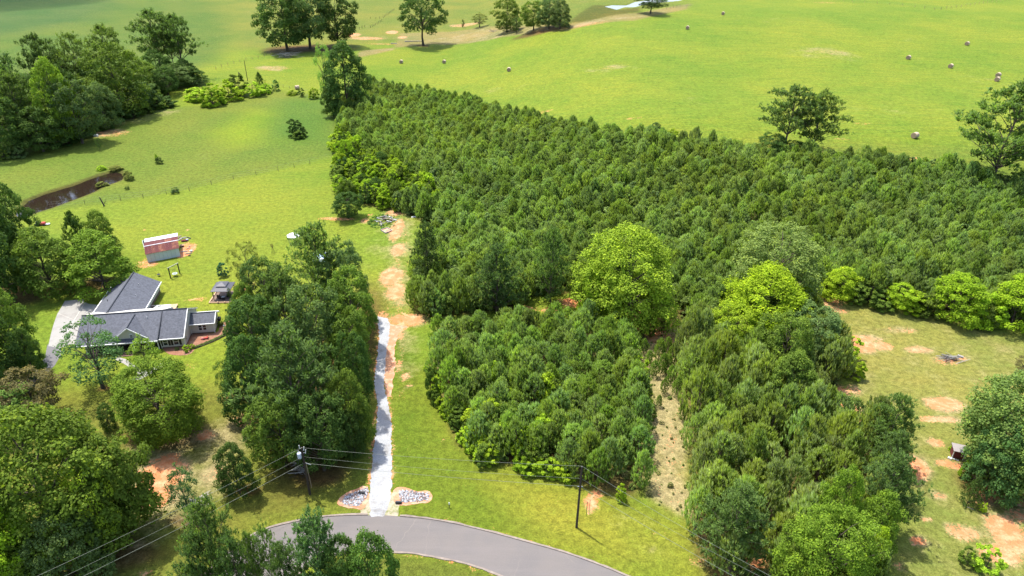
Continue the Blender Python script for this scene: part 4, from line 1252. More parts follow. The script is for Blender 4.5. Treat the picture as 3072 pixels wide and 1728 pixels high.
for i, (d_, (q, h, wd, g)) in enumerate(vis):
    lf = lowf(*q)
    sc_ = rr.uniform(.78, 1.18) * (1 + .2 * lf)
    if i < 300:
        c = rr.choice(PCOL)
        c = tuple(v_ * (1 + .18 * lf) * m_ for v_, m_ in zip(c, (1.16, 1.1, .95) if g == 'strip' else (1, 1.03, 1)))
        if g == 'strip': c = (c[0] * .95, c[1] * .92, c[2] * 1.1)
        lb_, gb_ = pine_label(q, g)
        tree_at('young', (q[0], q[1], terr(*q) - .05), h * sc_, wd * rr.uniform(.8, 1.2), lb_, c, gb_)
    else:
        rest.append((q[0], q[1], terr(*q) - .05, sc_))

def scatter(name, rows, protos, seed=0, cols=None, pick=None):
    """one object: many copies of the prototype meshes on given points, each turned and sized"""
    me = bpy.data.meshes.new(name)
    me.from_pydata([r_[:3] for r_ in rows], [], [])
    A = me.attributes.new('size', 'FLOAT_VECTOR', 'POINT')
    A.data.foreach_set('vector', np.array([r_[3] for r_ in rows], np.float32).ravel())
    Cc_ = me.attributes.new('pcol', 'FLOAT_COLOR', 'POINT')
    Cc_.data.foreach_set('color', np.array([(*(pick(i_) if pick else rr.choice(cols)), 1) for i_ in range(len(rows))], np.float32).ravel())
    B = me.attributes.new('turn', 'FLOAT', 'POINT')
    B.data.foreach_set('value', RNG.uniform(0, 6.283, len(rows)).astype(np.float32))
    pc = bpy.data.collections.new(name + '_kinds')
    for o in protos: pc.objects.link(o)
    o = place(name, me)
    ng = bpy.data.node_groups.new(name + '_scatter', 'GeometryNodeTree')
    ng.interface.new_socket('Geometry', in_out='INPUT', socket_type='NodeSocketGeometry')
    ng.interface.new_socket('Geometry', in_out='OUTPUT', socket_type='NodeSocketGeometry')
    nn = ng.nodes
    gi, go = nn.new('NodeGroupInput'), nn.new('NodeGroupOutput')
    ip = nn.new('GeometryNodeInstanceOnPoints')
    ci = nn.new('GeometryNodeCollectionInfo')
    ci.inputs['Collection'].default_value = pc
    ci.inputs['Separate Children'].default_value = True
    ci.inputs['Reset Children'].default_value = True
    rv = nn.new('FunctionNodeRandomValue')
    rv.data_type = 'INT'
    rv.inputs['Min'].default_value = 0
    rv.inputs['Max'].default_value = len(protos) - 1
    rv.inputs['Seed'].default_value = seed
    a1 = nn.new('GeometryNodeInputNamedAttribute'); a1.data_type = 'FLOAT_VECTOR'; a1.inputs['Name'].default_value = 'size'
    a2 = nn.new('GeometryNodeInputNamedAttribute'); a2.data_type = 'FLOAT'; a2.inputs['Name'].default_value = 'turn'
    cx = nn.new('ShaderNodeCombineXYZ')
    L = ng.links.new
    L(gi.outputs[0], ip.inputs['Points'])
    L(ci.outputs[0], ip.inputs['Instance'])
    ip.inputs['Pick Instance'].default_value = True
    L(rv.outputs[2], ip.inputs['Instance Index'])
    L(a2.outputs[0], cx.inputs['Z'])
    L(cx.outputs[0], ip.inputs['Rotation'])
    L(a1.outputs[0], ip.inputs['Scale'])
    L(ip.outputs[0], go.inputs[0])
    o.modifiers.new('scatter', 'NODES').node_group = ng
    return o

def proto(name, mesh, mat):
    m_ = mesh.copy()
    m_.materials.clear()
    m_.materials.append(mat)
    return bpy.data.objects.new(name, m_)
ps = [proto('pine_crown_kind', V['young'][k][1], M['needle_i']) for k in range(7)]
rows = [(x, y, z, (4.1 * rr.uniform(.75, 1.25),) * 2 + (6.7 * s,)) for x, y, z, s in rest]
def stand_colour(i_):
    x, y = rows[i_][:2]
    c = rr.choice(PCOL)
    k = 1 + .22 * lowf(x * .8 + 30, y * .8)
    b = 1 + .12 * math.sin(x * .05 + 2) * math.cos(y * .06)
    b = 1 + (b - 1) * .4
    return (c[0] * k * b, c[1] * k, c[2] * k / b)
o = scatter('pine_plantation', rows, ps, 1, None, stand_colour)
tag(o, 'dense plantation of young pines behind the clearing, up to the hay field', 'pines', kind='stuff')

# undergrowth beneath and beside the pines
rows = []
for q in fill(PLANT, 2.9, 9, .8, .5):
    if inside(*q, FLANK): continue
    s = rr.uniform(3.2, 4.4)
    rows.append((q[0], q[1], terr(*q) - .1, (s, s, rr.uniform(4.4, 6.0))))
FILL = len(rows)
for poly, n_ in ((BLOCK, 260), (STRIP, 260), (PATH, 150), (PLANT, 500)):
    xs, ys = [p[0] for p in poly], [p[1] for p in poly]
    k = 0
    while k < n_:
        q = (rr.uniform(min(xs), max(xs)), rr.uniform(min(ys), max(ys)))
        if not inside(*q, poly): continue
        k += 1
        s = rr.uniform(.4, 1.3) if poly is not PATH else rr.choice((.3, .35, .4, .5, .9))
        rows.append((q[0], q[1], terr(*q), (s, s, s * rr.uniform(.5, 1.1))))
ws = [proto('weed_kind', V['bush'][k][1], M['leaf_i']) for k in range(4)]
tag(scatter('undergrowth', rows, ws, 2, None, lambda i_: rr.choice(PCOL) if i_ < FILL else rr.choice([(.16, .22, .05), (.20, .22, .07), (.12, .19, .04), (.24, .23, .10)])), 'low weeds and seedlings under the pines and along the sandy path', 'weeds', kind='stuff')
# small pines growing up in the sandy path
for k, (x, y, hp) in enumerate([(1950, 1010, 60), (1975, 1085, 70), (2000, 1060, 50), (1930, 1060, 45), (2010, 1150, 55), (1925, 990, 50), (1985, 1120, 60), (1958, 965, 40), (1990, 1000, 50), (2015, 1090, 60), (1960, 1130, 50), (1945, 1095, 45), (2030, 1190, 60), (1990, 1180, 45), (1900, 1000, 45), (2035, 1130, 55), (1975, 1220, 35), (2045, 1260, 50), (1915, 1040, 40), (2000, 1120, 60)]):
    tree('young', x, y, y - hp, hp * .6, 'spindly young pine standing alone in the sandy gap between blocks', 'yp', 'spindly pines in the sandy gap')

# ------------------------------------------------------------------ house
th = R(10)
HP = at(558.5, 1039.6)
house = thing('house', HP, 'cream-sided single-storey house with dark grey shingle roofs and front gable', 'house', rz=th)
def hx(u, v, z=0): return (u, v, z)
mb = MB()
def gable_block(mb, u0, u1, v0, v1, ze, zr, axis='u'):
    """walls of a block with a gable at both ends; the ridge runs along u or v"""
    if axis == 'u':
        vm_ = (v0 + v1) / 2
        a = [(u0, v0, 0), (u0, v1, 0), (u0, v1, ze), (u0, vm_, zr), (u0, v0, ze)]
        b = [(u1, p[1], p[2]) for p in a]
    else:
        um = (u0 + u1) / 2
        a = [(u0, v0, 0), (u1, v0, 0), (u1, v0, ze), (um, v0, zr), (u0, v0, ze)]
        b = [(p[0], v1, p[2]) for p in a]
    mb.hexa(a, b)
mb = MB(); gable_block(mb, -4.0, 0, 0, 9.6, 2.32, 4.88); mb.build('wall', M['siding'], house)
mb = MB(); gable_block(mb, -17.2, -4.01, 1.5, 9.58, 2.9, 4.82); mb.build('wall', M['siding'], house)
mb = MB(); gable_block(mb, -17.9, -9.9, 8.0, 21.2, 2.2, 4.5, 'v'); mb.build('wall', M['siding'], house)
mb = MB(); gable_block(mb, .01, 4.1, 4.1, 7.9, 2.2, 3.15); mb.build('wall', M['siding'], house)
mb = MB(); mb.box((-6.5, 10.4, .28), (6.86, 21.9 - 20.3, .56)); mb.box((-13.9, 14.6, .25), (8.1, 13.3, .5)); mb.box((-2.0, 4.8, .12), (4.06, 9.66, .24)); mb.box((2.06, 6.0, .1), (4.12, 3.88, .2))
mb.build('foundation', M['found'], house)
def slab(mb, pts, t=.16):
    a = [(p[0], p[1], p[2] - t) for p in pts]
    mb.hexa(a, pts)
def roof(pts_list, mat=M['roof']):
    mb = MB()
    for p in pts_list: slab(mb, p)
    return mb.build('roof', mat, house)
r1 = roof([[(-17.6, -.8, 2.2), (-4.1, -.8, 2.2), (-4.1, 4.85, 5.0), (-17.6, 4.85, 5.0)], [(-17.6, 4.85, 5.0), (-4.1, 4.85, 5.0), (-4.1, 10.0, 2.26), (-17.6, 10.0, 2.26)]])
r2 = roof([[(-4.08, -.42, 2.18), (.05, -.42, 2.18), (.05, 4.8, 5.08), (-4.08, 4.8, 5.08)], [(-4.08, 4.8, 5.08), (.05, 4.8, 5.08), (.05, 10.02, 2.2), (-4.08, 10.02, 2.2)]])
r3 = roof([[(-18.4, 7.0, 2.12), (-13.9, 5.6, 4.68), (-13.9, 21.6, 4.68), (-18.4, 21.6, 2.12)], [(-9.4, 9.9, 2.12), (-9.4, 21.6, 2.12), (-13.9, 21.6, 4.68), (-13.9, 5.6, 4.68)]])
r4 = roof([[(.06, 3.85, 2.16), (4.35, 3.85, 2.16), (4.35, 6.0, 3.3), (.06, 6.0, 3.3)], [(.06, 6.0, 3.3), (4.35, 6.0, 3.3), (4.35, 8.15, 2.2), (.06, 8.15, 2.2)]])
r5 = roof([[(-11.75, -.25, 2.5), (-8.7, -.25, 4.85), (-8.7, 4.6, 4.85)], [(-8.7, -.25, 4.85), (-5.65, -.25, 2.5), (-8.7, 4.6, 4.85)]])
mb = MB(); mb.tube((-17.6, 4.85, 5.02), (-4.1, 4.85, 5.02), .13, n=5); mb.build('ridge_cap', M['roof_cap'], r1)
mb = MB(); mb.tube((-4.08, 4.8, 5.1), (.05, 4.8, 5.1), .13, n=5); mb.box((-4.09, 2.2, 3.72), (.16, .01, .01)); mb.build('ridge_cap', M['roof_cap'], r2)
mb = MB(); mb.tube((-13.9, 5.9, 4.7), (-13.9, 21.6, 4.7), .13, n=5); mb.build('ridge_cap', M['roof_cap'], r3)
mb = MB(); mb.tube((.06, 6.0, 3.32), (4.35, 6.0, 3.32), .10, n=5); mb.build('ridge_cap', M['roof_cap'], r4)
mb = MB(); mb.tube((-8.7, -.25, 4.87), (-8.7, 4.3, 4.87), .11, n=5); mb.build('ridge_cap', M['roof_cap'], r5)
mb = MB(); mb.tube((-4.12, -.6, 2.36), (-4.12, 4.8, 5.10), .10, n=4); mb.build('roof_step', M['roof_cap'], r2)
mb = MB(); mb.face([(-11.45, -.02, 2.52), (-5.95, -.02, 2.52), (-8.7, -.02, 4.62)]); mb.face([(-11.45, .10, 2.52), (-8.7, .10, 4.62), (-5.95, .10, 2.52)])
mb.build('gable_wall', M['siding'], house)
# gutters and rake boards
for c_, d_ in (((-10.85, -.88, 2.12), (13.5, .15, .17)), ((-2.0, -.50, 2.10), (4.15, .15, .17)), ((2.2, 3.77, 2.09), (4.3, .15, .17)), ((-9.31, 15.75, 2.06), (.15, 11.7, .17)), ((-18.49, 14.4, 2.06), (.15, 14.4, .17)), ((-6.7, 10.1, 2.14), (5.3, .15, .15)), ((2.2, 8.24, 2.12), (4.3, .14, .16))):
    mb = MB(); mb.box(c_, d_); mb.build('gutter', M['white'], house)
mb = MB()
def rake(p, q, w_=.07, hgt_=.22):
    p, q = Vector(p), Vector(q)
    mb.hexa([p + Vector((-w_, 0, -hgt_)), p + Vector((w_, 0, -hgt_)), q + Vector((w_, 0, -hgt_)), q + Vector((-w_, 0, -hgt_))], [p + Vector((-w_, 0, -.02)), p + Vector((w_, 0, -.02)), q + Vector((w_, 0, -.02)), q + Vector((-w_, 0, -.02))])
rake((.13, -.42, 2.16), (.13, 4.8, 5.05)); rake((.13, 4.8, 5.05), (.13, 10.02, 2.18))
rake((4.43, 3.85, 2.14), (4.43, 6.0, 3.28)); rake((4.43, 6.0, 3.28), (4.43, 8.15, 2.18))
def rakev(p, q, v, w_=.06, hgt_=.2):
    mb.hexa([(p[0], v - w_, p[1] - hgt_), (q[0], v - w_, q[1] - hgt_), (q[0], v + w_, q[1] - hgt_), (p[0], v + w_, p[1] - hgt_)], [(p[0], v - w_, p[1]), (q[0], v - w_, q[1]), (q[0], v + w_, q[1]), (p[0], v + w_, p[1])])
rakev((-11.75, 2.48), (-8.7, 4.84), -.32); rakev((-8.7, 4.84), (-5.65, 2.48), -.32)
mb.build('rake_board', M['white'], house)
mb = MB()
mb.box((.02, -.03, 1.1), (.12, .12, 2.1)); mb.box((4.12, 4.06, 1.05), (.12, .12, 2.1)); mb.box((.06, 4.05, 1.05), (.1, .1, 2.1)); mb.box((-9.86, 21.22, 1.2), (.12, .12, 2.0)); mb.box((-4.0, -.04, 1.1), (.12, .1, 2.1))
mb.build('corner_trim', M['white'], house)
def window(u, v, z, w_, h_, mull=True, shutters=False, parent=house):
    mb = MB()
    for s in (-1, 1): mb.box((u + s * w_ / 2, v - .04, z), (.08, .08, h_ + .1))
    for s in (-1, 1): mb.box((u, v - .042, z + s * h_ / 2), (w_ + .1, .08, .09))
    if mull: mb.box((u, v - .038, z), (w_, .07, .05))
    f = mb.build('window', M['white'], parent)
    g = MB(); g.box((u, v - .01, z), (w_ - .06, .04, h_ - .06)); g.build('pane', M['glass'], f)
    if shutters:
        for s in (-1, 1):
            g = MB(); g.box((u + s * (w_ / 2 + .27), v - .03, z), (.38, .05, h_ + .08)); g.build('shutter', M['shutter'], parent)
window(-1.45, 0, 1.2, .85, 1.3, shutters=True)
window(-3.25, 0, 1.2, .75, 1.3, shutters=True)
window(1.75, 4.1, 1.25, .62, 1.15); window(2.5, 4.1, 1.25, .62, 1.15)
window(-6.2, 1.5, 1.3, .9, 1.3, shutters=True); window(-15.0, 1.5, 1.3, .9, 1.3, shutters=True)
window(-8.45, -.02, 3.0, .5, .62)
mb = MB(); mb.box((-8.45, -.07, 3.44), (.6, .07, .09)); mb.box((-8.45, -.05, 3.52), (.46, .05, .08)); mb.build('arch_trim', M['white'], house)
mb = MB(); mb.box((-10.0, 1.46, 1.2), (.95, .06, 2.05)); mb.build('front_door', M['maroon'], house)
mb = MB(); mb.box((-10.2, .35, .18), (12.0, 2.25, .36)); mb.build('porch_floor', M['dark_wood'], house)
for u in (-16.0, -13.4, -10.9, -8.3, -5.8, -4.25):
    mb = MB(); mb.box((u, -.62, 1.22), (.14, .14, 1.75)); mb.build('porch_post', M['white'], house)
for k in range(3):
    mb = MB(); mb.box((-9.6, -1.0 - k * .32, .27 - k * .1), (2.4, .3, .1)); mb.build('step', M['found'], house)
mb = MB(); mb.box((.08, .9, 1.3), (.14, .3, .45)); mb.build('meter_box', M['metal_grey'], house)
for u_, v_, z_ in ((-12.0, 6.6, 4.0), (-2.2, 6.4, 4.1), (-6.5, 3.6, 4.36), (-14.6, 3.4, 4.26), (-11.6, 14.0, 3.3), (-12.2, 18.0, 3.6)):
    mb = MB(); mb.tube((u_, v_, z_ - .1), (u_, v_, z_ + .32), .07); mb.lathe((u_, v_, z_ + .02), [(.16, -.08), (.12, .05)], 8); mb.build('vent_pipe', M['metal_grey'], house)
mb = MB(); mb.tube((-16.2, 12.6, 3.3), (-16.2, 12.6, 3.75), .06); mb.build('roof_vent', M['dark_metal'], house)
mb = MB(); mb.box((4.6, 6.6, 1.35), (.5, .8, .6)); mb.build('air_unit', M['dark_metal'], house)

# patio behind the house
PT = lambda x, y, z=0: at(120 + x / 4.025, 780 + y / 4.025, z=z)
p = PT(1470, 600, .4)
d = thing('patio_deck', (p.x, p.y, 0), 'small pale patio deck in the corner behind the house', 'deck', rz=th)
for k in range(11):
    mb = MB(); mb.box((-2.3 + k * .46, .4, .38), (.42, 3.0, .08)); mb.build('plank', M['white'] if k < 8 else M['fresh_wood'], d)
p = PT(1450, 585, 2.2)
umb = thing('patio_umbrella', (p.x, p.y, .42), 'pale grey patio umbrella open behind the house ridge', 'umbrella')
mb = MB(); mb.lathe((0, 0, 0), [(1.45, 1.75), (1.43, 1.8), (.75, 2.12), (.06, 2.32), (.02, 2.42)], 8); mb.build('canopy', surf('umbrella_cloth', (.46, .47, .46), .8, .05, 2), umb)
mb = MB(); mb.tube((0, 0, 0), (0, 0, 2.3), .03); mb.lathe((0, 0, 0), [(.3, 0), (.3, .06), (.05, .1)], 8); mb.build('pole', M['dark_metal'], umb)
for k in range(8):
    a = k * math.pi / 4
    mb = MB(); mb.tube((.06 * math.cos(a), .06 * math.sin(a), 2.36), (1.44 * math.cos(a), 1.44 * math.sin(a), 1.81), .02, n=4); mb.build('rib', M['dark_metal'], umb)
p = PT(1378, 585, 1.0)
g = thing('grill', (p.x, p.y, .42), 'black gas grill with a lid standing by the garage wall', 'grill', rz=th)
mb = MB(); mb.box((0, 0, .45), (.8, .55, .7)); mb.build('cabinet', M['dark_metal'], g)
mb = MB(); mb.prism([(-.45, -.3), (.45, -.3), (.45, .3), (-.45, .3)], .82, 1.0); mb.prism([(-.4, -.15), (.4, -.15), (.4, .25), (-.4, .25)], 1.0, 1.18); mb.build('lid', M['dark_metal'], g)
for s in (-1, 1):
    mb = MB(); mb.box((s * .62, 0, .8), (.32, .45, .04)); mb.build('side_shelf', M['metal_grey'], g)

# things on the mulch bed
p = PT(2245, 890)
lp = thing('garden_lamp', p, 'thin dark garden lamp post standing in the red mulch', 'lamp')
mb = MB(); mb.tube((0, 0, 0), (0, 0, 1.55), .045); mb.build('post', M['dark_wood'], lp)
mb = MB(); mb.lathe((0, 0, 1.55), [(.10, 0), (.17, .05), (.17, .28), (.05, .4)], 8); mb.build('lantern', M['metal_grey'], lp)
p = PT(2295, 830)
lp = thing('garden_figure', p, 'small dark garden figure at the end of the red mulch bed', 'ornament')
mb = MB(); mb.lathe((0, 0, 0), [(.14, 0), (.1, .25), (.15, .5), (.06, .66), (.1, .76), (.02, .9)], 8); mb.build('body', M['dark_wood'], lp)
p = PT(1990, 955)
sc_ = thing('ride_on_toy', p, 'pink ride-on toy lying in the red mulch before the addition', 'toy', rz=.3)
mb = MB(); mb.lathe((-.35, 0, 0), [(.24, 0), (.28, .16), (.18, .34), (.05, .4)], 9, 1.3, .9); mb.build('body', M['pink'], sc_)
mb = MB(); mb.box((.25, 0, .2), (.7, .34, .2)); mb.tube((.4, 0, .25), (.55, .02, .62), .04, n=5); mb.tube((.52, -.22, .6), (.56, .24, .6), .035, n=5); mb.build('handlebar', M['red'], sc_)
for s in (-.1, .55):
    for t_ in (-.22, .22):
        mb = MB(); mb.tube((s, t_ - .04, .13), (s, t_ + .04, .13), .13, n=8); mb.build('wheel', M['dark_metal'], sc_)
for x, y, w_, h_, lb, c in ((1780, 1105, 24, 20, 'round yellow-green shrub at the front corner of the house', 'yl'), (1840, 1068, 18, 13, 'smaller round shrub beside the mulch edging', 'lt'), (1655, 1085, 14, 9, 'low grey-blue shrub under the front window', 'bg'), (2175, 790, 22, 16, 'small bush against the right wall of the addition', 'md')):
    x, y = 120 + x / 4.025, 780 + y / 4.025
    tree('bush', x, y, y - h_, w_, lb, c)
# clipped border along the mulch
edge = [PT(x, y) for x, y in ((1870, 1075), (2000, 1025), (2100, 985), (2200, 935), (2290, 890), (2330, 850))]
mb = MB()
for a, b in zip(edge[:-1], edge[1:]):
    mb.tube((a.x, a.y, .08), (b.x, b.y, .08), .1, n=5)
tag(mb.build('edging_timber', M['dark_wood']), 'curved dark edging around the red mulch bed', 'edging')
hrows = []
for a, b in zip(edge[:-1], edge[1:]):
    for k in range(7):
        q = a.lerp(b, k / 7)
        hrows.append((q.x - .1, q.y + .35 + rr.uniform(-.1, .1), 0, (.75, .75, .38)))
tag(scatter('border_grass', hrows, [proto('tuft_kind', V['bush'][k][1], M['leaf_i']) for k in (0, 1)], 5, [(.12, .17, .05)]), 'low clipped planting along the mulch edging', 'ground cover', kind='stuff')

# ------------------------------------------------------------------ tin shed
A = at(444, 788)
shed = thing('tin_shed', A, 'corrugated metal shed with rusty maroon roof and pale blue-grey wall', 'shed', rz=R(30.6))
def corr(mb, a, b, c, d, n=7, dep=.05, nrm=(0, -1, 0)):
    """a ribbed sheet spanning the quad a-b (low edge) to d-c (high edge)"""
    a, b, c, d, nv = map(Vector, (a, b, c, d, nrm))
    lo, hi = [], []
    for k in range(n * 2 + 1):
        t = k / (n * 2)
        o_ = nv * (dep if k % 2 else 0)
        lo.append(a.lerp(b, t) + o_); hi.append(d.lerp(c, t) + o_)
    for k in range(n * 2):
        mb.face([lo[k], lo[k + 1], hi[k + 1], hi[k]])
        mb.face([lo[k] - nv * .03, hi[k] - nv * .03, hi[k + 1] - nv * .03, lo[k + 1] - nv * .03])
for k in range(8):
    u0, u1 = k * 6.6 / 8, (k + 1) * 6.6 / 8
    mb = MB(); corr(mb, (u0, 0, 0), (u1 - .02, 0, 0), (u1 - .02, 0, 2.12), (u0, 0, 2.12), 3, .04); mb.build('wall_sheet', M['tin'], shed)
mb = MB(); mb.hexa([(6.56, .05, 0), (6.56, 6.4, 0), (6.56, 6.4, 2.7), (6.56, 4.4, 2.86), (6.56, 2.0, 2.9), (6.56, .05, 2.1)], [(6.62, .05, 0), (6.62, 6.4, 0), (6.62, 6.4, 2.7), (6.62, 4.4, 2.86), (6.62, 2.0, 2.9), (6.62, .05, 2.1)]); mb.build('end_wall', M['tin'], shed)
mb = MB(); mb.hexa([(.0, .05, 0), (.0, 6.4, 0), (.0, 6.4, 2.7), (.0, 4.4, 2.86), (.0, 2.0, 2.9), (.0, .05, 2.1)], [(.06, .05, 0), (.06, 6.4, 0), (.06, 6.4, 2.7), (.06, 4.4, 2.86), (.06, 2.0, 2.9), (.06, .05, 2.1)]); mb.build('end_wall', M['tin'], shed)
mb = MB(); mb.box((3.3, 6.4, 1.35), (6.5, .06, 2.7)); mb.build('back_wall', M['tin'], shed)
for k in range(10):
    u0, u1 = -.12 + k * .69, -.12 + (k + 1) * .69 - .015
    mt = M['rust2'] if k in (2, 4, 5, 8, 9) else M['rust']
    mb = MB(); corr(mb, (u0, -.25, 2.1), (u1, -.25, 2.1), (u1 + .18, 1.95, 3.0), (u0 + .18, 1.95, 3.0), 3, .035, (0, -.3, .95)); mb.build('roof_sheet', mt, shed)
    mt = M['rust2'] if k in (6, 7) else M['rust']
    mb = MB(); corr(mb, (u0 + .2, 2.1, 3.02), (u1 + .2, 2.1, 3.02), (u1 + .42, 4.5, 2.93), (u0 + .42, 4.5, 2.93), 3, .035, (0, 0, 1)); mb.build('roof_sheet', mt, shed)
    if k % 2 == 0:
        mb = MB(); corr(mb, (u0 + .44, 4.45, 2.99), (u0 + 1.8, 4.45, 2.99), (u0 + 2.0, 6.6, 2.86), (u0 + .62, 6.6, 2.86), 3, .03, (0, 0, 1)); mb.build('roof_sheet', M['tin_bright'], shed)
mb = MB(); mb.box((3.55, 2.03, 3.07), (6.95, .2, .05)); mb.build('ridge_strip', M['tin_bright'], shed)
# scrap heap beside it
sp = at(570, 705)
JP = lambda x, y, z=0: at(400 + x / 8.05, 660 + y / 8.05, z=z)
for (x, y, c, d_, rz_, mt, nm, lb, ct) in [
    (1240, 510, (1.5, .9, .5), 0, .5, 'maroon', 'scrap_panel', 'reddish scrap panels leaning by the shed back corner', 'scrap'),
    (1305, 500, (.5, .7, .35), 0, .2, 'blue', 'blue_tub', 'light blue plastic tub in the junk beside the shed', 'tub'),
    (1175, 640, (.9, 1.0, .7), 0, .6, 'fresh_wood', 'lumber_crate', 'orange-brown crate by the shed end wall on the sand', 'crate'),
    (1400, 765, (.55, .45, .3), 0, .1, 'white', 'white_bucket', 'white bucket at the edge of the sand beside the shed', 'bucket')]:
    q = JP(x, y)
    t = thing(nm, q, lb, ct, rz=rz_)
    if nm in ('blue_tub', 'white_bucket'):
        mb = MB(); mb.lathe((0, 0, 0), [(c[0] * .42, 0), (c[0] * .55, c[2]), (c[0] * .6, c[2] + .04)], 9); mb.build('shell', M[mt], t)
        mb = MB(); mb.lathe((0, 0, 0), [(c[0] * .5, c[2] + .045), (c[0] * .5, c[2] + .055)], 9); mb.build('rim', M['metal_grey'], t)
    else:
        for k in range(5):
            mb = MB(); mb.box((0, -c[1] / 2 + (k + .5) * c[1] / 5, c[2] * (.5 + .1 * (k % 2))), (c[0], c[1] / 5 - .04, .06), rr.uniform(-.08, .08)); mb.build('board', M[mt], t)
        mb = MB(); mb.box((0, 0, c[2] * .22), (c[0] * .8, c[1] * .8, c[2] * .44)); mb.build('base', M['dark_wood'], t)
for k, (x, y, L_, a, mt) in enumerate([(1230, 770, 1.6, .25, 'dead_wood'), (1330, 820, 1.5, .3, 'wood'), (1355, 872, .6, 0, 'dark_wood'), (1330, 690, 1.0, .9, 'fresh_wood'), (1360, 640, .7, 1.2, 'fresh_wood'), (1130, 480, 2.8, 1.3, 'dead_wood'), (1100, 430, 2.2, 1.4, 'wood'), (1340, 440, 1.4, -.6, 'dark_metal'), (1200, 440, 1.6, .5, 'dead_wood')]):
    q = JP(x, y)
    mb = MB(); mb.box((0, 0, .08), (L_, .16, .12)); mb.box((0, .1, .17), (L_ * .8, .12, .06), .1)
    o = mb.build('loose_timber', M[mt], loc=(q.x, q.y, 0), rz=a)
    tag(o, 'loose length of timber or scrap scattered on the sand beside the shed', 'timber', 'scrap scattered beside the shed')

# ------------------------------------------------------------------ swing, fire pit, gazebo
a_, b_ = PT(1580, 222), PT(1690, 165)
mid = (a_ + b_) / 2
sw = thing('swing_frame', (mid.x, mid.y, 0), 'timber swing frame with round net seat on the back lawn', 'swing', rz=math.atan2(b_.y - a_.y, b_.x - a_.x))
L_ = (b_ - a_).length
for s in (-1, 1):
    mb = MB(); mb.box((s * L_ / 2, 0, 1.2), (.17, .17, 2.4)); mb.build('post', M['dark_wood'], sw)
mb = MB(); mb.box((0, 0, 2.48), (L_ + .4, .18, .16)); mb.build('beam', M['moss_wood'], sw)
mb = MB(); mb.lathe((0, 0, .55), [(.52, 0), (.55, .05), (.52, .1), (.40, .09), (.40, .02)], 18); mb.build('seat_ring', M['cushion'], sw)
mb = MB(); mb.lathe((0, 0, .57), [(.40, 0), (.40, .03)], 14); mb.build('seat_net', surf('seat_net', (.25, .30, .28), .8, .5, 9), sw)
for s in (-1, 1):
    mb = MB(); mb.tube((s * .35, -.3, .62), (s * .15, 0, 2.42), .012, n=4); mb.tube((s * .35, .3, .62), (s * .15, 0, 2.42), .012, n=4); mb.build('rope', M['wire'], sw)
p = PT(1437, 195)
fp = thing('fire_bowl', p, 'small black fire bowl on legs on the lawn left of the swing', 'fire pit')
mb = MB(); mb.lathe((0, 0, .25), [(.12, 0), (.3, .12), (.34, .2), (.3, .2)], 10); mb.build('bowl', M['dark_metal'], fp)
for k in range(3):
    mb = MB(); mb.tube((.28 * math.cos(k * 2.1), .28 * math.sin(k * 2.1), 0), (.12 * math.cos(k * 2.1), .12 * math.sin(k * 2.1), .32), .02, n=4); mb.build('leg', M['dark_metal'], fp)
mb = MB(); mb.tube((0, 0, .4), (.05, .1, .9), .02, n=4); mb.build('poker', M['dark_metal'], fp)

FL, FR = PT(2060, 378, 2.1), PT(2225, 380, 2.1)
ga = math.atan2(FR.y - FL.y, FR.x - FL.x) + R(3)
gz = thing('gazebo', (FL.x + 1.7, FL.y + 1.9, 0), 'dark two-tier metal roofed gazebo with furniture beneath, on the lawn', 'gazebo', rz=ga)
for s in (-1, 1):
    for t_ in (-1, 1):
        mb = MB(); mb.box((s * 1.55, t_ * 1.7, 1.03), (.12, .12, 2.06)); mb.build('post', M['dark_metal'], gz)
def hip(mb, a, b, z0, a2, b2, z1):
    q0 = [(-a, -b, z0), (a, -b, z0), (a, b, z0), (-a, b, z0)]
    q1 = [(-a2, -b2, z1), (a2, -b2, z1), (a2, b2, z1), (-a2, b2, z1)]
    mb.hexa(q0, q1)
mb = MB(); hip(mb, 1.85, 2.0, 2.08, .85, .95, 2.62); mb.build('lower_roof', M['gazebo_roof'], gz)
mb = MB(); hip(mb, .72, .82, 2.62, .72, .82, 2.76); mb.build('roof_vent', M['dark_metal'], gz)
mb = MB(); hip(mb, 1.0, 1.1, 2.76, .05, .06, 3.2); mb.build('upper_roof', M['gazebo_roof'], gz)
for s in (-1, 1):
    mb = MB(); mb.box((0, s * 1.98, 2.05), (3.7, .06, .08)); mb.box((s * 1.84, 0, 2.052), (.06, 3.9, .08)); mb.build('eave_trim', M['dark_metal'], gz)
def chair(x, y, rz_, lb):
    p = gz.matrix_basis @ Vector((x, y, 0))
    t = thing('lounge_chair', (p.x, p.y, .06), lb, 'chair', rz=ga + rz_)
    mb = MB(); mb.box((0, 0, .3), (.7, .7, .16)); mb.build('seat', M['dark_metal'], t)
    mb = MB(); mb.box((0, .34, .65), (.7, .12, .6)); mb.build('backrest', M['dark_metal'], t)
    for s in (-1, 1):
        mb = MB(); mb.box((s * .38, 0, .3), (.08, .7, .5)); mb.build('armrest', M['dark_metal'], t)
chair(-.6, -1.1, 2.6, 'dark lounge chair at the open front of the gazebo, left side')
chair(1.0, -.7, 3.6, 'dark lounge chair under the right side of the gazebo')
p = gz.matrix_basis @ Vector((.25, -1.5, 0))
t = thing('cooler_box', (p.x, p.y, .06), 'grey box-shaped table in the middle of the gazebo front', 'table', rz=ga)
mb = MB(); mb.box((0, 0, .3), (.6, .5, .5)); mb.build('body', M['dark_metal'], t)
mb = MB(); mb.box((0, 0, .59), (.66, .56, .06)); mb.build('top', M['metal_grey'], t)
t = thing('timber_bed_frame', (gz.location.x, gz.location.y, 0), 'low pale timber frame with posts around the gazebo floor', 'timber frame', rz=ga)
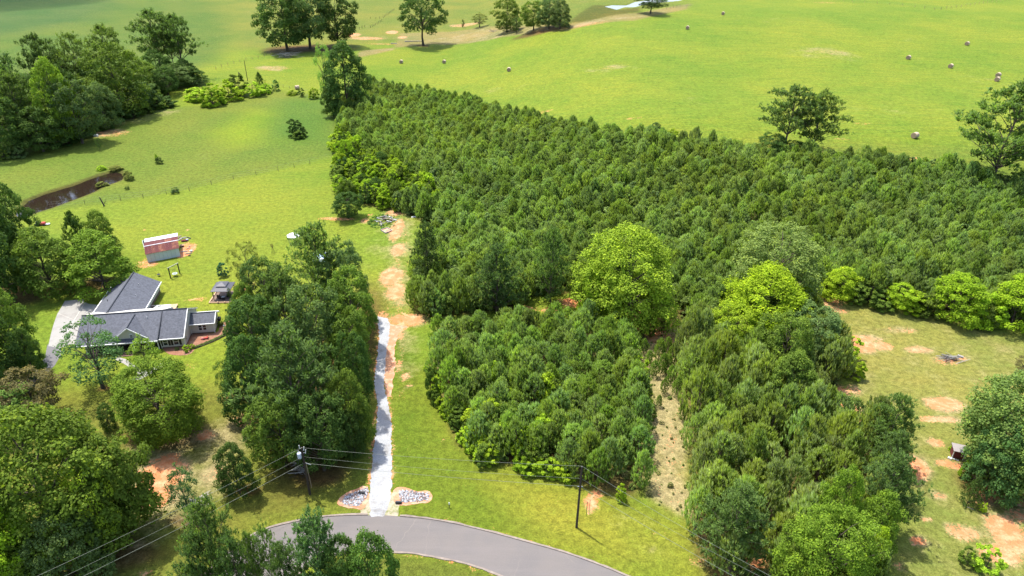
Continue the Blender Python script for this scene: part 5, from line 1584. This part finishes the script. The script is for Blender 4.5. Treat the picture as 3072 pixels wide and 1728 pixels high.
for s in (-1, 1):
    mb = MB(); mb.box((s * 2.1, -.3, .12), (.2, 4.9, .24)); mb.build('side_timber', M['fresh_wood'], t)
mb = MB(); mb.box((0, -2.85, .11), (4.4, .22, .22)); mb.build('front_timber', M['fresh_wood'], t)
mb = MB(); mb.box((0, -.3, .02), (4.0, 4.7, .05)); mb.build('floor', surf('gazebo_paving', (.20, .14, .11), .9, .2, 2), t)
for x in (-.4, .9):
    mb = MB(); mb.lathe((x, -3.0, 0), [(.17, 0), (.2, .3), (.1, .42)], 8); mb.build('finial', M['fresh_wood'], t)
mb = MB(); mb.tube((-1.7, -2.4, .1), (-1.3, -1.9, 1.3), .07, n=5); mb.tube((-1.2, -2.5, .1), (-1.5, -2.0, 1.3), .07, n=5); mb.build('prop', M['fresh_wood'], t)
p = gz.matrix_basis @ Vector((1.6, -1.6, 0))
tree_at('thin', (p.x, p.y, 0), 3.0, 1.5, 'slim dark sapling growing against the gazebo right front post', 'dk')

# white canopy, pool things behind the big pine
p = at(884, 728)
cn = thing('white_canopy', p, 'white octagonal canopy tent beside the tall belt pine', 'canopy')
mb = MB(); mb.lathe((0, 0, 0), [(1.55, 1.7), (1.57, 1.9), (.8, 2.25), (.05, 2.45)], 8); mb.build('top', M['canopy'], cn)
for k in range(6):
    a = k * math.pi / 3
    mb = MB(); mb.tube((1.45 * math.cos(a), 1.45 * math.sin(a), 0), (1.45 * math.cos(a), 1.45 * math.sin(a), 1.75), .04, n=5); mb.build('pole', M['metal_grey'], cn)
p = at(962, 778)
cn = thing('garden_pool', p, 'round pale blue pool half hidden behind the tall belt pine', 'pool')
mb = MB(); mb.lathe((0, 0, 0), [(1.9, 0), (1.95, 1.0), (1.8, 1.02), (1.75, .8)], 20); mb.build('wall', M['canopy'], cn)
mb = MB(); mb.lathe((0, 0, .78), [(1.75, 0), (1.75, .04)], 20); mb.build('water', M['pool'], cn)
p = at(820, 760)
t = thing('windmill_ornament', p, 'small rusty windmill ornament on the lawn behind the light feathery tree', 'ornament')
mb = MB()
for s in ((-.3, -.3), (.3, -.3), (.3, .3), (-.3, .3)): mb.tube((s[0], s[1], 0), (0, 0, 2.0), .03, n=4)
mb.build('tower', M['dark_wood'], t)
mb = MB()
for k in range(8): mb.face([(0, -.1, 2.0), (.45 * math.cos(k * .785), -.1, 2.0 + .45 * math.sin(k * .785)), (.45 * math.cos(k * .785 + .35), -.14, 2.0 + .45 * math.sin(k * .785 + .35))])
mb.build('blades', M['maroon'], t)
# mower by the left trees
p = at(124, 676)
t = thing('red_mower', p, 'red and black riding mower by the dark trees at the left', 'mower', rz=.2)
mb = MB(); mb.box((.5, 0, .5), (1.0, .9, .45)); mb.box((.75, 0, .75), (.5, .6, .12)); mb.build('hood', M['red'], t)
mb = MB(); mb.box((-.6, 0, .45), (1.1, 1.0, .3)); mb.box((-.7, 0, .8), (.5, .6, .5)); mb.tube((-.2, 0, .6), (-.4, 0, 1.0), .04, n=5); mb.build('seat', M['dark_metal'], t)
mb = MB(); mb.box((1.4, .1, .25), (1.0, .7, .12)); mb.build('deck', M['canopy'], t)
for x in (-.8, .8):
    for y in (-.5, .5):
        mb = MB(); mb.tube((x, y - .1, .25), (x, y + .1, .25), .25, n=10); mb.build('wheel', M['dark_metal'], t)

# ------------------------------------------------------------------ burn pile, raised bed and bench by the plantation corner
BP = lambda x, y, z=0: at(980 + x / 6.44, 600 + y / 6.44)
c = BP(1130, 410)
bp = thing('board_pile', c, 'heap of grey old boards lying in a ring of tall weeds', 'board pile')
for k in range(34):
    x, y = rr.uniform(-2.4, 2.4), rr.uniform(-2.2, 2.0)
    if x * x / 6 + y * y / 5 > 1: continue
    mb = MB()
    L_ = rr.uniform(.6, 2.6)
    a = rr.gauss(0.15, .5)
    zz = rr.uniform(.1, .6)
    u = Vector((math.cos(a) * L_ / 2, math.sin(a) * L_ / 2, rr.uniform(-.2, .2)))
    mb.tube(Vector((x, y, zz)) - u, Vector((x, y, zz)) + u, rr.uniform(.06, .14), n=4)
    mb.build('board', M[rr.choice(['dead_wood', 'dead_wood', 'wood', 'dark_wood', 'tin_bright'])], bp)
rows = []
for k in range(130):
    a = rr.uniform(0, 6.28); q = rr.uniform(.55, 1.1)
    x, y = 3.6 * q * math.cos(a), 4.2 * q * math.sin(a)
    rows.append((c.x + x - .2, c.y + y, 0, (rr.uniform(.5, 1.1),) * 2 + (rr.uniform(.25, .6),)))
tag(scatter('tall_weeds', rows, [proto('weed_green_kind', V['bush'][k][1], M['leaf_i']) for k in range(3)], 4, [(.10, .20, .04), (.13, .23, .04), (.08, .17, .035)]), 'bright green weeds around the pile of old boards', 'weeds', kind='stuff')
q = [BP(x, y) for x, y in ((1048, 590), (1140, 650), (1262, 600), (1180, 545))]
rb = thing('raised_bed', (0, 0, 0), 'grey timber square raised bed filled with orange soil', 'planter')
rb.location = q[0]
for i in range(4):
    a, b = q[i] - q[0], q[(i + 1) % 4] - q[0]
    mb = MB(); dd = (b - a).normalized() * .08; mb.box(((a + b) / 2)[:2] + (.17,) if False else ((a.x + b.x) / 2, (a.y + b.y) / 2, .17), ((b - a).length - .12, .12, .34), math.atan2(b.y - a.y, b.x - a.x)); mb.build('plank', M['dead_wood'], rb)
mb = MB(); cc = sum(q, Vector()) / 4
mb.prism([((p.x - cc.x) * .86 + cc.x - q[0].x, (p.y - cc.y) * .86 + cc.y - q[0].y) for p in q], .02, .2); mb.build('soil', M['clay'], rb)
q0, q1 = BP(1635, 350), BP(1835, 320)
be = thing('white_table', ((q0.x + q1.x) / 2, (q0.y + q1.y) / 2 + .5, 0), 'white slatted picnic table standing by the pine plantation corner', 'table', rz=math.atan2(q1.y - q0.y, q1.x - q0.x))
for k, (y, z) in enumerate(((-.75, .45), (-.2, .74), (.0, .74), (.2, .74), (.75, .45))):
    mb = MB(); mb.box((0, y, z), (2.7, .19 if abs(y) < .5 else .3, .05)); mb.build('slat', M['white'], be)
for s in (-1, 1):
    mb = MB(); mb.tube((s * 1.0, -.7, 0), (s * 1.0, -.15, .72), .06, n=4); mb.tube((s * 1.0, .7, 0), (s * 1.0, .15, .72), .06, n=4); mb.box((s * 1.0, 0, .4), (.06, 1.7, .1)); mb.build('leg_frame', M['white'], be)

# ------------------------------------------------------------------ stone beds at the culvert
CP = lambda x, y: tuple(at(980 + x / 6.44, 1420 + y / 6.44)[:2])
for lb, clay, inner, sd in (('pale riprap stones in an orange clay bed left of the gravel drive', [(200, 590), (290, 440), (420, 360), (550, 310), (700, 245), (790, 275), (815, 400), (820, 520), (700, 690), (520, 680), (380, 665)], [(300, 550), (350, 440), (550, 375), (690, 295), (800, 285), (795, 430), (740, 520), (650, 620), (500, 640), (350, 610)], 5),
                            ('pale riprap stones in an orange clay bed right of the gravel drive', [(1290, 330), (1400, 268), (1560, 285), (1750, 350), (1950, 335), (2040, 440), (1980, 560), (1800, 580), (1600, 612), (1430, 622), (1330, 560), (1250, 500)], [(1400, 330), (1600, 335), (1780, 362), (1950, 380), (1985, 450), (1980, 520), (1700, 562), (1450, 562), (1395, 480)], 6)):
    cl = [CP(*p) for p in clay]
    inn = [CP(*p) for p in inner]
    cx_, cy_ = sum(p[0] for p in cl) / len(cl), sum(p[1] for p in cl) / len(cl)
    t = thing('stone_bed', (cx_, cy_, 0), lb, 'stone bed')
    sheet('clay_bed', [(x - cx_, y - cy_) for x, y in smooth_poly(cl, .3, .05, sd)], .024, M['clay'], parent=t)
    mb = MB(); mb2 = MB()
    xs, ys = [p[0] for p in inn], [p[1] for p in inn]
    x = min(xs)
    while x < max(xs):
        y = min(ys)
        while y < max(ys):
            q = (x + rr.uniform(-.06, .06), y + rr.uniform(-.06, .06))
            if inside(*q, inn): (mb if rr.random() < .68 else mb2).rock((q[0] - cx_, q[1] - cy_, .08), rr.uniform(.08, .16), rr)
            y += .17
        x += .17
    o = mb.build('stones', M['stone'], t); tag(o, kind='stuff')
    o = mb2.build('darker_stones', surf('grey_stone', (.22, .21, .22), .85, .3, 5), t); tag(o, kind='stuff')
    for m_ in (-1,):
        sp_ = inn[3] if sd == 5 else inn[8]
        mb = MB(); mb.tube((sp_[0] - cx_ - .3, sp_[1] - cy_ - .9, .2), (sp_[0] - cx_ + .5, sp_[1] - cy_ - .9, .2), .2, n=10); mb.build('culvert_pipe', M['dark_metal'], t)
    rows = []
p = at(1348, 1523)
t = thing('marker_post', p, 'small marker post with white cap on the grass verge by the road', 'post')
mb = MB(); mb.tube((0, 0, 0), (0, 0, .6), .05, n=6); mb.build('post', M['dark_metal'], t)
mb = MB(); mb.lathe((0, 0, .6), [(.08, 0), (.09, .3), (.03, .38)], 7); mb.build('cap', M['white'], t)
for x, y, ty, lb in ((1758.5, 1547, 1508, 'left thin stake in the clay patch by the right utility pole'), (1766.5, 1541, 1500, 'right thin stake in the clay patch by the right utility pole')):
    p = at(x, y); h_ = height_to(p, ty)
    mb = MB(); mb.tube((0, 0, 0), (0, 0, h_), .035, n=5); mb.box((0, 0, h_), (.1, .1, .1))
    tag(mb.build('stake', M['dark_metal'] if x < 1760 else M['wood'], loc=p), lb, 'stake')

# ------------------------------------------------------------------ power line
def pole(bx, by, ty, lb, name='utility_pole', r=.17):
    p = at(bx, by)
    h_ = height_to(p, ty)
    t = thing(name, p, lb, 'utility pole')
    mb = MB(); mb.tube((0, 0, 0), (0, 0, h_), r, r * .65, 10); mb.build('pole', M['dark_wood'], t)
    return t, p, h_
t1, p1, h1 = pole(1729.5, 1582, 1400, 'plain dark utility pole on the verge right of the drive')
t2, p2, h2 = pole(929.8, 1483, 1343, 'utility pole with pale transformer left of the gravel drive')
mb = MB(); mb.lathe((-.45, -.05, h2 - 1.75), [(.24, 0), (.27, .1), (.27, .8), (.2, .9)], 14); mb.build('transformer', M['ceramic'], t2)
mb = MB(); mb.tube((-.5, -.05, h2 - .85), (-.5, -.05, h2 - .5), .06, .04, 8); mb.build('bushing', M['white'], t2)
for (x, y, z) in ((-.28, 0, -.1), (.22, .0, -.35), (.42, -.1, -.75)):
    mb = MB(); mb.tube((x, y, h2 + z - .1), (x + (.0 if x < 0 else .1), y, h2 + z + .5), .06, .05, 7); mb.tube((x, y, h2 + z), (0, 0, h2 + z - .1), .03, n=5); mb.build('insulator', M['white'], t2)
mb = MB(); mb.tube((.1, 0, h2 - 2.6), (.9, -.2, h2 - 2.75), .04, n=5); mb.build('bracket', M['metal_grey'], t2)
mb = MB(); mb.tube((.35, .1, 1.2), (.2, .05, h2 - 2.6), .05, n=6); mb.build('conduit', M['wood'], t2)
for z in (-.1, -2.0):
    mb = MB(); mb.tube((0, 0, h1 + z - .1), (0, 0, h1 + z + .18), .05, .04, 7); mb.build('insulator', M['white'], t1)
mb = MB(); mb.tube((-.3, 0, h1 - 3.3), (.3, 0, h1 - 3.3), .05, n=5); mb.build('bracket', M['metal_grey'], t1)
def cable(a, b, sag, r, lb):
    a, b = Vector(a), Vector(b)
    mb = MB()
    n = 26
    q = [a.lerp(b, i / n) - Vector((0, 0, sag * 4 * (i / n) * (1 - i / n))) for i in range(n + 1)]
    for i in range(n): mb.tube(q[i], q[i + 1], r, n=5)
    tag(mb.build('power_cable', M['wire']), lb, 'cable', 'cables of the roadside power line')
def at_h(px, py, z): return at(px, py, z=z)
for (z1_, z2_, yl, nm, r) in ((0.1, .0, 1660, 'top', .016), (-1.95, -1.55, 1695, 'middle', .013), (-3.25, -2.65, 1720, 'lowest', .020)):
    A_ = p1 + Vector((0, 0, h1 + z1_)); B_ = p2 + Vector((0, 0, h2 + z2_))
    cable(A_, B_, .35, r, f'{nm} cable between the two roadside utility poles')
    # towards the lower left corner, beyond the frame
    Cc = at_h({'top': 258, 'middle': 258, 'lowest': 258}[nm], {'top': 1652, 'middle': 1690, 'lowest': 1717}[nm], h2 + z2_ - .3)
    Cc = B_ + (Cc - B_) * 1.5
    cable(B_, Cc, .4, r, f'{nm} cable running down left from the transformer pole')
    Dd = at_h({'top': 2048, 'middle': 2048, 'lowest': 2048}[nm], {'top': 1573, 'middle': 1600, 'lowest': 1635}[nm], h1 + z1_ - .3)
    Dd = A_ + (Dd - A_) * 1.9
    cable(A_, Dd, .4, r, f'{nm} cable running down right from the plain pole')
t3, p3, h3 = pole(743, 243, 181, 'bare old utility post standing behind the pasture hedge', r=.16)
mb = MB(); mb.tube((0, 0, 0), (-.5, 0, 2.8), .42, .34, 8); mb.tube((-.5, 0, 2.8), (-.7, .1, 3.4), .34, .1, 8)
p = at(724, 240)
tag(mb.build('tree_snag', M['bark'], loc=p), 'broken dead trunk left of the bare old utility post', 'dead tree')

# ------------------------------------------------------------------ fences
def fence(name, pts, step, hgt_, lb, r=.06, mat='wood', wires=2, jit=.1):
    P3 = [at(*q) for q in pts]
    t = thing(name, P3[0], lb, 'fence')
    o0 = P3[0]
    mb = MB()
    for a, b in zip(P3[:-1], P3[1:]):
        n = max(1, int(round((b - a).length / step)))
        for k in range(n):
            q = a.lerp(b, k / n)
            z = terr(q.x, q.y)
            hh = hgt_ * rr.uniform(.85, 1.15)
            m2 = MB(); m2.tube((0, 0, -.2), (rr.uniform(-jit, jit), rr.uniform(-jit, jit), hh), r, r * .9, 5)
            m2.build('post', M[mat], t, loc=(q.x - o0.x, q.y - o0.y, z - o0.z))
            q2 = a.lerp(b, (k + 1) / n)
            for w_ in range(wires):
                zz = hgt_ * (.45 + .45 * w_)
                mb.tube((q.x - o0.x, q.y - o0.y, z - o0.z + zz), (q2.x - o0.x, q2.y - o0.y, terr(q2.x, q2.y) - o0.z + zz), .012, n=3)
    mb.build('wire', M['wire'], t)
    return t
fence('wire_fence', [(2440, -6), (2480, 0), (2557, 8), (2668, 14), (2744, 22), (2803, 30), (2823, 29), (2883, 21), (2962, 9), (3040, 0)], 6.0, 1.5, 'long post-and-wire fence along the top right of the hay field', .1)
fence('wire_fence', [(2000, 28), (2040, 20), (2080, 20)], 3.5, 1.4, 'short wire fence right of the tree by the white pond', .09)
fence('wire_fence', [(1078, 88), (1095, 82), (1112, 84), (1150, 62)], 4.0, 1.5, 'short crooked fence beside the clay patch at the top', .12, 'dark_wood')
fence('wire_fence', [(1112, 56), (1128, 58), (1150, 54), (1186, 28)], 4.5, 1.4, 'small corral fence in the far top pasture', .1, 'dark_wood')
fence('wire_fence', [(648, 208), (684, 196), (720, 187), (775, 174), (830, 160)], 4.0, 1.4, 'old fence along the straw strip between the far pasture and the hedge', .09)
fence('wire_fence', [(150, 626), (255, 614), (362, 602), (430, 594), (568, 573), (700, 538), (835, 514), (930, 492), (1012, 474)], 6.5, 1.3, 'thin wire fence between the pond pasture and the mown lawn', .06, 'dark_wood', 3)
fence('wire_fence', [(795, 262), (850, 262), (905, 272), (935, 278)], 4.0, 1.2, 'short rusty fence between the pasture gate bushes', .07)
p = at(313, 618)
mb = MB(); mb.tube((0, 0, 0), (-.6, 0, 2.4), .2, .12, 6); mb.tube((.2, 0, .6), (1.1, 0, 2.2), .07, .02, 4); mb.tube((.1, 0, .9), (.9, .1, 1.3), .05, .02, 4)
tag(mb.build('dead_stump', M['bark'], loc=p), 'dead forked stump by the pond end of the lawn fence', 'dead tree')
p = at(301, 452)
tree_at('thin', p, 4.4, 2.2, 'nearly bare dead sapling alone in the pond pasture', 'dk')
mb = MB(); mb.box((0, 0, .3), (1.4, .8, .5)); mb.box((.2, 0, .62), (.9, .6, .16))
p = at(288, 409); tag(mb.build('salt_trough', M['white'], loc=p), 'small white trough on the straw edge above the pond pasture', 'trough')
for k, (x, y, L_, a, lb) in enumerate([(1243, 125, 11, .25, 'long pale fallen log left of the single big oak'), (1182, 132, 3.5, 0, 'short pale log lying left of the long fallen log')]):
    p = at(x, y)
    mb = MB(); mb.tube((-L_ / 2, 0, .3), (L_ / 2, 0, .25), .28, .14, 7); mb.tube((L_ * .1, 0, .3), (L_ * .25, .8, .5), .1, .04, 5)
    tag(mb.build('fallen_log', M['dead_wood'], loc=p, rz=a), lb, 'log')

def brush(px, py, w_, d_, h_, n_, lb, seed):
    r = random.Random(seed)
    p = at(px, py)
    t = thing('brush_pile', p, lb, 'brush pile')
    for k in range(n_):
        a = r.gauss(0, .6)
        L_ = r.uniform(.25, .75) * w_
        x, y = r.gauss(0, w_ * .16), r.gauss(0, d_ * .2)
        z = r.uniform(.05, h_)
        u = Vector((math.cos(a), math.sin(a) * .7, r.uniform(-.25, .25))) * L_ / 2
        q = Vector((x, y, z))
        mb = MB(); rd = r.uniform(.02, .07) * (1.6 if k < 4 else 1)
        mb.tube(q - u, q, rd, rd * .9, 5); mb.tube(q, q + u + Vector((0, 0, r.uniform(-.1, .2))), rd * .9, rd * .4, 5)
        mb.build('branch', M['dead_wood'] if k % 3 else M['dark_wood'], t)
    return t
brush(2848, 1076, 4.6, 3.0, .5, 40, 'pile of grey branches and logs in the right clearing', 3)
p = at(2880, 1071)
mb = MB(); mb.tube((-.35, .25, .2), (.35, -.35, .2), .2, .2, 9); tag(mb.build('log_section', M['dead_wood'], loc=p), 'short thick log section right of the branch pile', 'log')
brush(862, 172, 14, 8, 2.2, 60, 'grey brush heap under the huge dark oaks', 4)
brush(1480, 96, 6, 3, 1.0, 18, 'fallen dead branch with leaves on the dry strip', 5)
brush(905, 1420, 3.5, 2.5, 2.2, 46, 'tangle of bare grey twigs under the tree by the transformer pole', 8)
p0, p1_ = at(2528, 1194), at(2562, 1216)
mb = MB(); mb.tube((0, 0, .1), (p1_ - p0) + Vector((0, 0, .1)), .06, .03, 5)
tag(mb.build('fallen_limb', M['bark'], loc=p0), 'thin dark limb lying on the sand beside the pine strip', 'branch')
p0, p1_ = at(2888, 1516), at(2926, 1532)
mb = MB(); mb.tube((0, 0, .06), (p1_ - p0) + Vector((0, 0, .06)), .05, .03, 5)
tag(mb.build('fallen_limb', M['dead_wood'], loc=p0), 'grey stick lying between the small pine and the yellowish bush', 'branch')

# ------------------------------------------------------------------ hay bales
def bale_meshes(rad, ln):
    n = 26
    mb = MB()
    A0 = [(-ln / 2, rad * math.cos(2 * math.pi * i / n), rad * .97 + rad * math.sin(2 * math.pi * i / n)) for i in range(n)]
    B0 = [(ln / 2, y, z) for _, y, z in A0]
    for i in range(n):
        j = (i + 1) % n
        mb.face([A0[i], A0[j], B0[j], B0[i]])
    side = mb.mesh('bale_wrap', M['hay'])
    out = []
    for s in (-1, 1):
        mb = MB()
        rings = [(1, 0), (.93, .05), (.6, .06), (.57, .03), (.3, .05), (.05, .04)]
        for (r1_, o1), (r2_, o2) in zip(rings[:-1], rings[1:]):
            for i in range(n):
                j = (i + 1) % n
                def pt(rr_, oo, k): return (s * (ln / 2 + oo), rr_ * rad * math.cos(2 * math.pi * k / n), rad * .97 + rr_ * rad * math.sin(2 * math.pi * k / n))
                f = [pt(r1_, o1, i), pt(r1_, o1, j), pt(r2_, o2, j), pt(r2_, o2, i)]
                mb.face(f if s > 0 else f[::-1])
        out.append(mb.mesh('bale_end', M['hay_end']))
    return side, out
BS, BE = bale_meshes(.84, 1.5)
for k, (x, y, rz_, lb) in enumerate([
    (1204, 190, 1.5, 'round hay bale nearest the large dark oak, far left of the hay field'),
    (1332.5, 190, 1.4, 'second round hay bale from the left in the hay field'),
    (1526.5, 214, 1.5, 'round hay bale in the middle, lowest of the left three'),
    (2062, 88, 1.25, 'round hay bale under the small tree by the white pond, lower of two'),
    (2168.5, 45, 1.2, 'farthest round hay bale near the top of the field'),
    (2900, 136, .7, 'round hay bale highest at the right side of the field'),
    (2724, 178, .8, 'round hay bale left of the three in the right part of the field'),
    (2850.5, 204, .75, 'round hay bale just above the biggest lone pine, left of the pair'),
    (2993, 231, .75, 'upper hay bale of the touching pair at the right edge'),
    (2990, 244, .7, 'lower hay bale of the touching pair at the right edge'),
    (2743, 414, .55, 'nearest and largest hay bale between the twin pines and the lone pine'),
    (892, 268, .6, 'single hay bale with white end behind the gate bushes')]):
    p = at(x, y)
    t = thing('hay_bale', p, lb, 'hay bale', 'round hay bales', rz_)
    place('wrap', BS, t)
    for e in BE: place('end', e, t)

# ------------------------------------------------------------------ small maroon shed on the right
a, b = at(2855, 1373), at(2884, 1381)
L_ = (b - a).length
ds = thing('maroon_shed', a, 'tiny maroon shed with pale flat roof beside the dark tree', 'shed', rz=math.atan2(b.y - a.y, b.x - a.x) + R(6))
W_, D_ = 1.4, 1.5
for k in range(8):
    mb = MB(); mb.box((.08 + k * (W_ - .16) / 8 + .09, 0, .72), (.165, .05, 1.28)); mb.build('board', M['maroon'], ds)
for x in (0, W_):
    mb = MB(); mb.box((x, 0, .72), (.1, .1, 1.36)); mb.build('corner_post', M['white'], ds)
    mb = MB(); mb.box((x, D_ / 2, .68), (.05, D_ - .1, 1.3)); mb.build('side_wall', M['maroon'], ds)
mb = MB(); mb.box((W_ / 2, -.02, 1.42), (W_ + .1, .1, .1)); mb.build('fascia', M['white'], ds)
mb = MB(); mb.hexa([(-.2, -.3, 1.45), (W_ + .2, -.3, 1.45), (W_ + .2, D_, 1.5), (-.2, D_, 1.5)], [(-.2, -.3, 1.52), (W_ + .2, -.3, 1.52), (W_ + .2, D_, 1.62), (-.2, D_, 1.62)]); mb.build('roof', surf('old_grey_roof', (.30, .27, .26), .8, .15, 3, col2=(.3, .27, .25)), ds)
p = at(2848, 1377)
mb = MB(); mb.box((0, 0, .12), (.5, .3, .24)); mb.box((0, 0, .27), (.42, .22, .08))
tag(mb.build('white_block', M['white'], loc=p, rz=-.7), 'small white block in front of the maroon shed', 'block')
for k in range(5):
    mb = MB(); mb.rock((0, 0, .08), .14, rr)
    q = at(2856 + k * 4.4, 1376 + k * 1.6)
    tag(mb.build('edge_stone', M['stone'], loc=q), 'pale stone in the row before the maroon shed', 'stone', 'stones before the maroon shed')

# ------------------------------------------------------------------ the cloud that shades the far upper left field
def cloud(center, lumps, h_):
    c = Vector(center) + SUN_DIR * (h_ / SUN_DIR.z)
    mb = MB()
    for (x, y, z, rx, ry, rz_) in lumps:
        mb.lathe((c.x + x, c.y + y, c.z + z), [(rx * math.cos(a), rz_ * math.sin(a)) for a in [R(-85 + k * 17) for k in range(11)]], 24, 1, ry / rx)
    m, nt, out = new_mat('cloud_vapour')
    v = nt.nodes.new('ShaderNodeVolumePrincipled')
    v.inputs['Color'].default_value = (1, 1, 1, 1)
    v.inputs['Density'].default_value = .016
    v.inputs['Anisotropy'].default_value = .3
    nt.links.new(v.outputs[0], out.inputs['Volume'])
    o = mb.build('cloud', m)
    tag(o, kind='structure')
g0 = at(60, 10)
cloud(g0, [(-70, 30, 0, 125, 105, 55)], 600)
